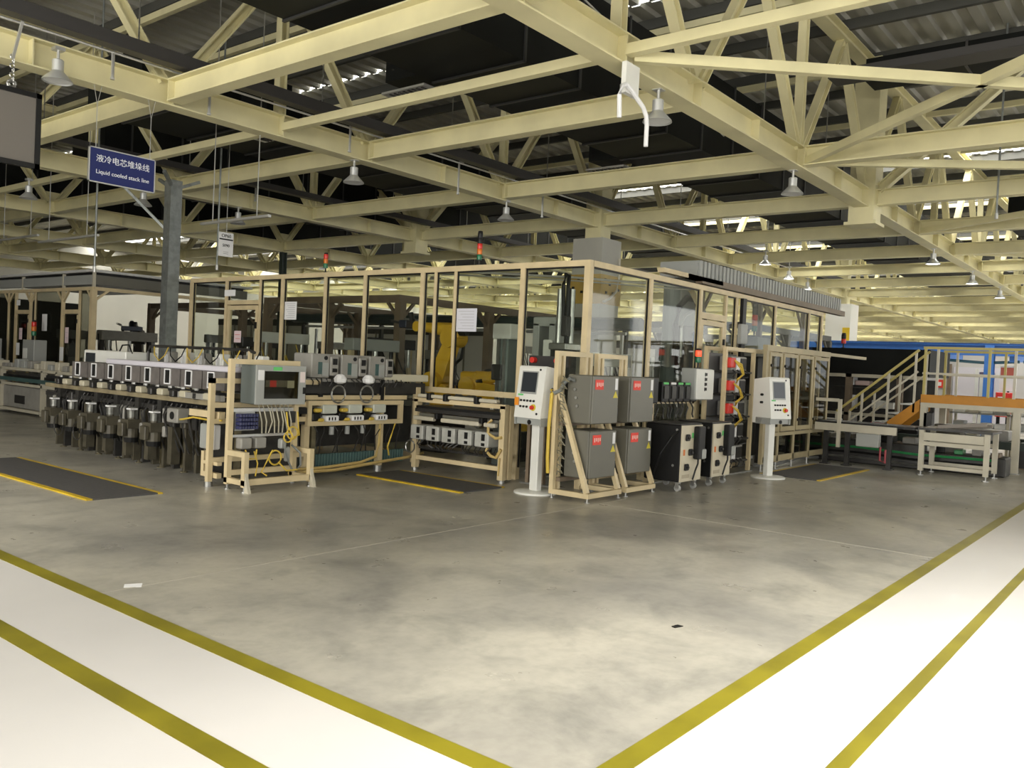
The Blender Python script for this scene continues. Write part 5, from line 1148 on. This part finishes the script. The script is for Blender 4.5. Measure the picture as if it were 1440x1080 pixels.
MB().box(9.5, 12.2, 27, 27.1, .1, 2.85).build('dark_backing', mat('dark olive backing', (.045, .045, .035), .6), t); MB().box(ex-.03, ex+.03, 20.1, 26.4, .84, .9).build('sill_rail', FRAME, t); MB().box(ex, ex+.05, 20.2, 26.4, .1, .84).build('lower_panel', SERVO, t)  # dark sheet at the back added to darken the enclosure interior
for lb, y, z, w_, h, m_, n in (('white sheet on the glass between the two far left doors', 22.55, 1.9, .28, .42, PAPER, 0), ('pink tag on the right far left door', 21.3, 1.62, .18, .38, mat('pink white paper', (.78, .62, .64), .7), 2), ('pink tag on the left far left door', 23.95, 1.66, .18, .3, mat('pink white paper', (.78, .62, .64), .7), 2),
                               ('white tag under the pink tag on the left far left door', 24.1, 1.25, .2, .32, PAPER, 0), ('white tag low on the right far left door', 21.55, 1.18, .2, .34, PAPER, 0), ('small white tag above the left far left door', 24.15, 2.55, .22, .14, PAPER, 0)):
    notice(lb, ex-.05, ex-.045, y-w_/2, y+w_/2, z, z+h, n, 'x', m_)
for lb, y in (('grey operator panel in front of the far left enclosure, between its doors', 22.2), ('grey operator panel at the left edge of the photo', 24.9)):
    t = thing('operator_panel', lb, 'control panel', (9.1, y, 0))
    MB().box(8.98, 9.08, y-.05, y+.05, 0, 1.1).build('post', CABG, t); MB().bbox(8.85, 9.15, y-.33, y+.33, 1.05, 1.66).build('housing', CABG2, t)
    MB().box(8.84, 8.85, y+.05, y+.28, 1.2, 1.45).build('screen', WHITE, t)
signal_tower('signal lamp on the far left operator panel between the doors', 9.05, 22.4, 1.65, 0, 'gar', 1.6)
signal_tower('signal lamp on the operator panel at the left edge', 9.0, 24.9, 1.64, 0, 'gar', 1.6)
t = thing('roller_conveyor', 'pale conveyor with cream sensor blocks at the far left, before the enclosure', 'conveyor', (8.4, 20, 0))
for y in (17.75, 18.55, 19.25, 21.4, 23.4):
    MB().box(7.96, 8.06, y-.04, y+.04, .02, 1.0).build('post', FRAME2, t); MB().box(7.9, 8.1, y-.08, y+.08, 0, .02).build('foot_plate', STEEL, t)
for z in (.62, .96): MB().box(7.96, 8.04, 17.7, 23.5, z, z+.06).build('side_beam', FRAME2, t)
MB().box(8.0, 8.7, 17.7, 23.5, .80, .86).build('belt', BLACK, t); MB().box(7.94, 7.98, 17.7, 23.5, .72, .80).build('cable_channel', TEAL, t)
MB().bbox(8.02, 8.6, 19.4, 23.3, .12, .60).build('base_cabinet', SERVO, t); MB().box(8.0, 8.02, 20.2, 20.7, .22, .40).build('vent', DARK, t); MB().box(8.0, 8.02, 21.6, 22.0, .22, .34).build('vent', DARK, t)
MB().box(7.9, 8.0, 19.2, 23.4, .06, .12).build('floor_rail', FRAME2, t)
rr = random.Random(9)
for k in range(16): MB().bbox(7.98, 8.2, 17.8+.34*k, 18.0+.34*k, 1.02, 1.10+rr.uniform(0, .12)).build('sensor_block', rr.choice([FRAME2, SERVO, mat('cream sensor block', (.5, .46, .34), .5), CABG2]), t)
for k in range(3): MB().bbox(8.1, 8.4, 17.9+.35*k, 18.15+.35*k, .45, .62).build('motor', DARK, t)

# ================================================================ cells behind the long guard
def cell(label, x0, x1, y0, y1, z, posts, m_=BROWN, roofm=None):
    t = thing('machine_cell', label, 'enclosure', ((x0+x1)/2, (y0+y1)/2, 0))
    for x, y in posts:
        MB().box(x-.09, x+.09, y-.09, y+.09, .02, z).build('post', m_, t); MB().box(x-.14, x+.14, y-.14, y+.14, 0, .02).build('foot_plate', STEEL, t)
        for dx, dy in ((.4, 0), (-.4, 0), (0, .4), (0, -.4)):
            if x0-.1 <= x+dx <= x1+.1 and y0-.1 <= y+dy <= y1+.1: MB().bar((x, y, z-.4), (x+dx, y+dy, z), .06).build('knee_brace', m_, t)
    for y in (y0, y1): MB().box(x0-.1, x1+.1, y-.06, y+.06, z, z+.16).build('top_beam', m_, t)
    for x in (x0, x1): MB().box(x-.06, x+.06, y0, y1, z, z+.16).build('top_beam', m_, t)
    return t
cell('brown framed open cell behind the long glass guard, nearer one', 13, 19, 13.6, 18.4, 2.85, [(13, 13.6), (16, 13.6), (19, 13.6), (13, 18.4), (16, 18.4), (19, 18.4), (13, 16)])
cell('brown framed open cell behind the long glass guard, farther one', 14, 22, 21, 26, 2.85, [(14, 21), (18, 21), (22, 21), (14, 26), (18, 26), (22, 26)])
cell('dark framed open cell behind the corner of the glass guard', 20.5, 27, 9, 13, 2.8, [(20.5, 9), (23.5, 9), (27, 9), (20.5, 13), (23.5, 13), (27, 13)], mat('dark grey frame', (.09, .09, .08), .5))
t = pipe('thick dark green pipe behind the yellow robot', [(16.5, 9.6, 2.62), (16.5, 22, 2.75)], .15, mat('dark green pipe', (.035, .05, .045), .45), cat='pipe', name='thick_pipe')
for y in (10, 14, 18, 21.5): MB().box(16.45, 16.55, y-.05, y+.05, .02, 2.55).box(16.3, 16.7, y-.2, y+.2, 0, .02).build('support', DARK, t)
t = pipe('pale thin pipes under the thick dark green pipe', [(16.2, 9.8, 2.40), (16.2, 21, 2.48)], .035, ALU, name='thin_pipe')
for y in (9.9, 15, 20.5): MB().box(16.17, 16.23, y-.03, y+.03, .02, 2.40).build('support', ALU, t)

def station(label, x, y, seed, w_=1.4, d=1.2, zt=2.2, cols=None, name='machine_station'):
    r = random.Random(seed); t = thing(name, label, 'machine', (x, y, 0))
    c = cols or [CABG, SERVO, CABG2, DARK]
    MB().bbox(x-w_/2, x+w_/2, y-d/2, y+d/2, .08, .78).build('base', r.choice(c), t)
    for a in (-1, 1):
        for b in (-1, 1): MB().cyl((x+a*(w_/2-.1), y+b*(d/2-.1), 0), (x+a*(w_/2-.1), y+b*(d/2-.1), .08), .05, n=8).build('foot', STEEL, t)
    MB().box(x-w_/2-.03, x+w_/2+.03, y-d/2-.03, y+d/2+.03, .78, .82).build('table', STEEL, t)
    for a in (-1, 1): MB().box(x+a*(w_/2-.12)-.05, x+a*(w_/2-.12)+.05, y-.05+d*.3, y+.05+d*.3, .82, zt-.3).build('column', r.choice([FRAME, ALU, DARK, BROWN]), t)
    MB().bbox(x-w_/2+.05, x+w_/2-.05, y+d*.3-.15, y+d*.3+.15, zt-.45, zt-.2).build('head', r.choice(c+[WHITE]), t)
    for k in range(3):
        u = x-w_/2+.25+k*(w_-.5)/2; MB().cyl((u, y+d*.3-.1, zt-.9), (u, y+d*.3-.1, zt-.45), .045, n=10).build('cylinder', r.choice([BLACK, STEEL, ALU]), t)
        MB().bbox(u-.12, u+.12, y-.25, y+.05, .82, .82+r.uniform(.1, .35)).build('fixture', r.choice([WHITE, SERVO, DARK, FRAME, CABG2]), t)
    MB().bbox(x-w_/2, x-w_/2+.3, y-d/2, y-d/2+.2, .82, 1.25).build('control_box', r.choice([WHITE, CABG2, PAPER]), t)
    m = MB()
    for k in range(6):
        u = x+r.uniform(-w_/2, w_/2); m.tube(sag((u, y+d*.3, zt-.3), (u+r.uniform(-.4, .4), y-.1, .9), .15, 6), .015, 5)
    m.build('hoses', r.choice([BLACK, DARK, YEL]), t)
    return t
ST = [('press station behind the white notice on the long guard', 12.2, 13.2, 2, 1.4, 1.2, 2.2), ('press station left of the guard door', 12.4, 16.6, 3, 1.5, 1.2, 2.3),
      ('press station behind the guard door', 13.8, 19.4, 4, 1.5, 1.2, 2.2), ('low machine station under the nearer brown cell', 14.6, 15.2, 5, 1.6, 1.3, 2.3), ('second machine station under the nearer brown cell', 17.4, 16.2, 6, 1.6, 1.3, 2.1),
      ('machine station in the farther brown cell, left side', 15.6, 23.6, 7, 1.8, 1.4, 2.3), ('machine station in the farther brown cell, right side', 19.8, 23.4, 8, 1.8, 1.4, 2.3), ('machine station under the dark cell at the guard corner', 22, 11, 9, 1.8, 1.4, 2.4), ('machine station under the dark cell, farther in', 25.4, 11, 10, 1.8, 1.4, 2.2),
      ('machine station behind the first cooler, inside the guard', 13.6, 8.3, 11, 1.3, 1.0, 2.1), ('machine station inside the low glass doors, left', 15.5, 6.95, 12, 1.0, .8, 1.9), ('machine station inside the left enclosure, by its corner post', 11.2, 21.6, 13, 1.6, 1.2, 2.2), ('machine station inside the left enclosure, farther left', 11.4, 24.4, 14, 1.6, 1.2, 2.2),
      ('machine station far back beyond the brown cells', 24.5, 18.5, 15, 2.2, 1.6, 2.5), ('machine station far back right of the yellow board', 27.5, 14.6, 16, 2.2, 1.6, 2.3), ('machine station far back behind the ribbed canopy', 29.5, 9.2, 17, 2, 1.6, 2.2), ('white topped machine station at the far end of the hall', 33, 20, 18, 2.6, 2, 2.6)]
for lb, x, y, s, a, b, z in ST: station(lb, x, y, s, a, b, z)
t = thing('lift_column', 'grey green lift column with a pale box on top, right of the folded robot', 'machine column', (10.5, 8.52, 0))
MB().box(10.38, 10.62, 8.40, 8.64, .02, 2.0).build('mast', mat('grey green column', (.16, .19, .18), .5), t); MB().box(10.3, 10.7, 8.3, 8.74, 0, .02).build('foot_plate', STEEL, t)
MB().bbox(10.32, 10.66, 8.32, 8.69, 2.0, 2.24).build('head_box', WHITE, t); MB().box(10.34, 10.38, 8.44, 8.49, .5, 2.0).box(10.34, 10.38, 8.55, 8.60, .5, 2.0).build('guide_rail', STEEL, t)
MB().bbox(10.3, 10.42, 8.47, 8.67, 1.35, 1.6).build('slide', DARK, t)
# pale partition panels far behind, with doors
for i, (x, y0, y1, z) in enumerate(((26, 22, 30, 2.7), (24, 31, 38, 2.9), (30, 15.2, 19, 2.5))):
    t = thing('partition', ['pale partition wall seen through the long glass guard', 'pale partition wall far behind the left enclosure', 'pale partition wall seen left of the yellow board'][i], 'partition', (x, (y0+y1)/2, 0))
    n = int((y1-y0)/1.25); dy = (y1-y0)/n; pm_ = MB().box(-.03, .03, .01, dy-.01, .1, z).mesh('panel', DOORM if i != 1 else WALLM); bm_ = MB().box(-.05, .05, -.04, .04, 0, z+.05).mesh('upright', CABG)
    for k in range(n): part('panel', pm_, t, (x, y0+dy*k, 0)); part('upright', bm_, t, (x, y0+dy*k, 0))
    MB().box(x-.05, x+.05, y0, y1, z, z+.3).build('dark_header', DARK, t)
# column and hose arch behind the coolers
t = thing('ribbed_column', 'grey ribbed column with an arched hose, seen through the guard above the coolers', 'machine column', (15.2, 8.1, 0))
MB().cyl((15.2, 8.1, .02), (15.2, 8.1, 3.45), .24, n=20).build('core', mat('grey green column', (.16, .19, .18), .5), t); MB().box(14.8, 15.6, 7.7, 8.5, 0, .02).build('foot_plate', STEEL, t)
m = MB()
for k in range(20): m.box(14.93+.03*k, 14.945+.03*k, 7.82, 7.86, .6, 3.2)
m.build('rib', CABG2, t, kind='stuff')
MB().tube([(14.55, 7.7, 1.9), (14.5, 7.7, 2.5), (14.6, 7.7, 2.85), (14.9, 7.7, 3.05), (15.3, 7.7, 3.05), (15.65, 7.7, 2.8), (15.75, 7.7, 2.4)], .06, 8).build('arched_hose', BLACK, t, smooth=True)
MB().tube([(14.7, 7.66, 1.9), (14.66, 7.66, 2.45), (14.8, 7.66, 2.7), (15.1, 7.66, 2.8)], .03, 6).build('inner_hose', ALU, t)
MB().bbox(14.7, 15.1, 7.6, 7.8, 1.6, 2.5).build('dark_drive', DARK, t); MB().bbox(15.0, 15.12, 7.55, 7.6, 2.1, 2.4).build('blue_cover', BLUE, t)
# tidy
for o in bpy.data.objects:
    if '_o' in o: del o['_o']
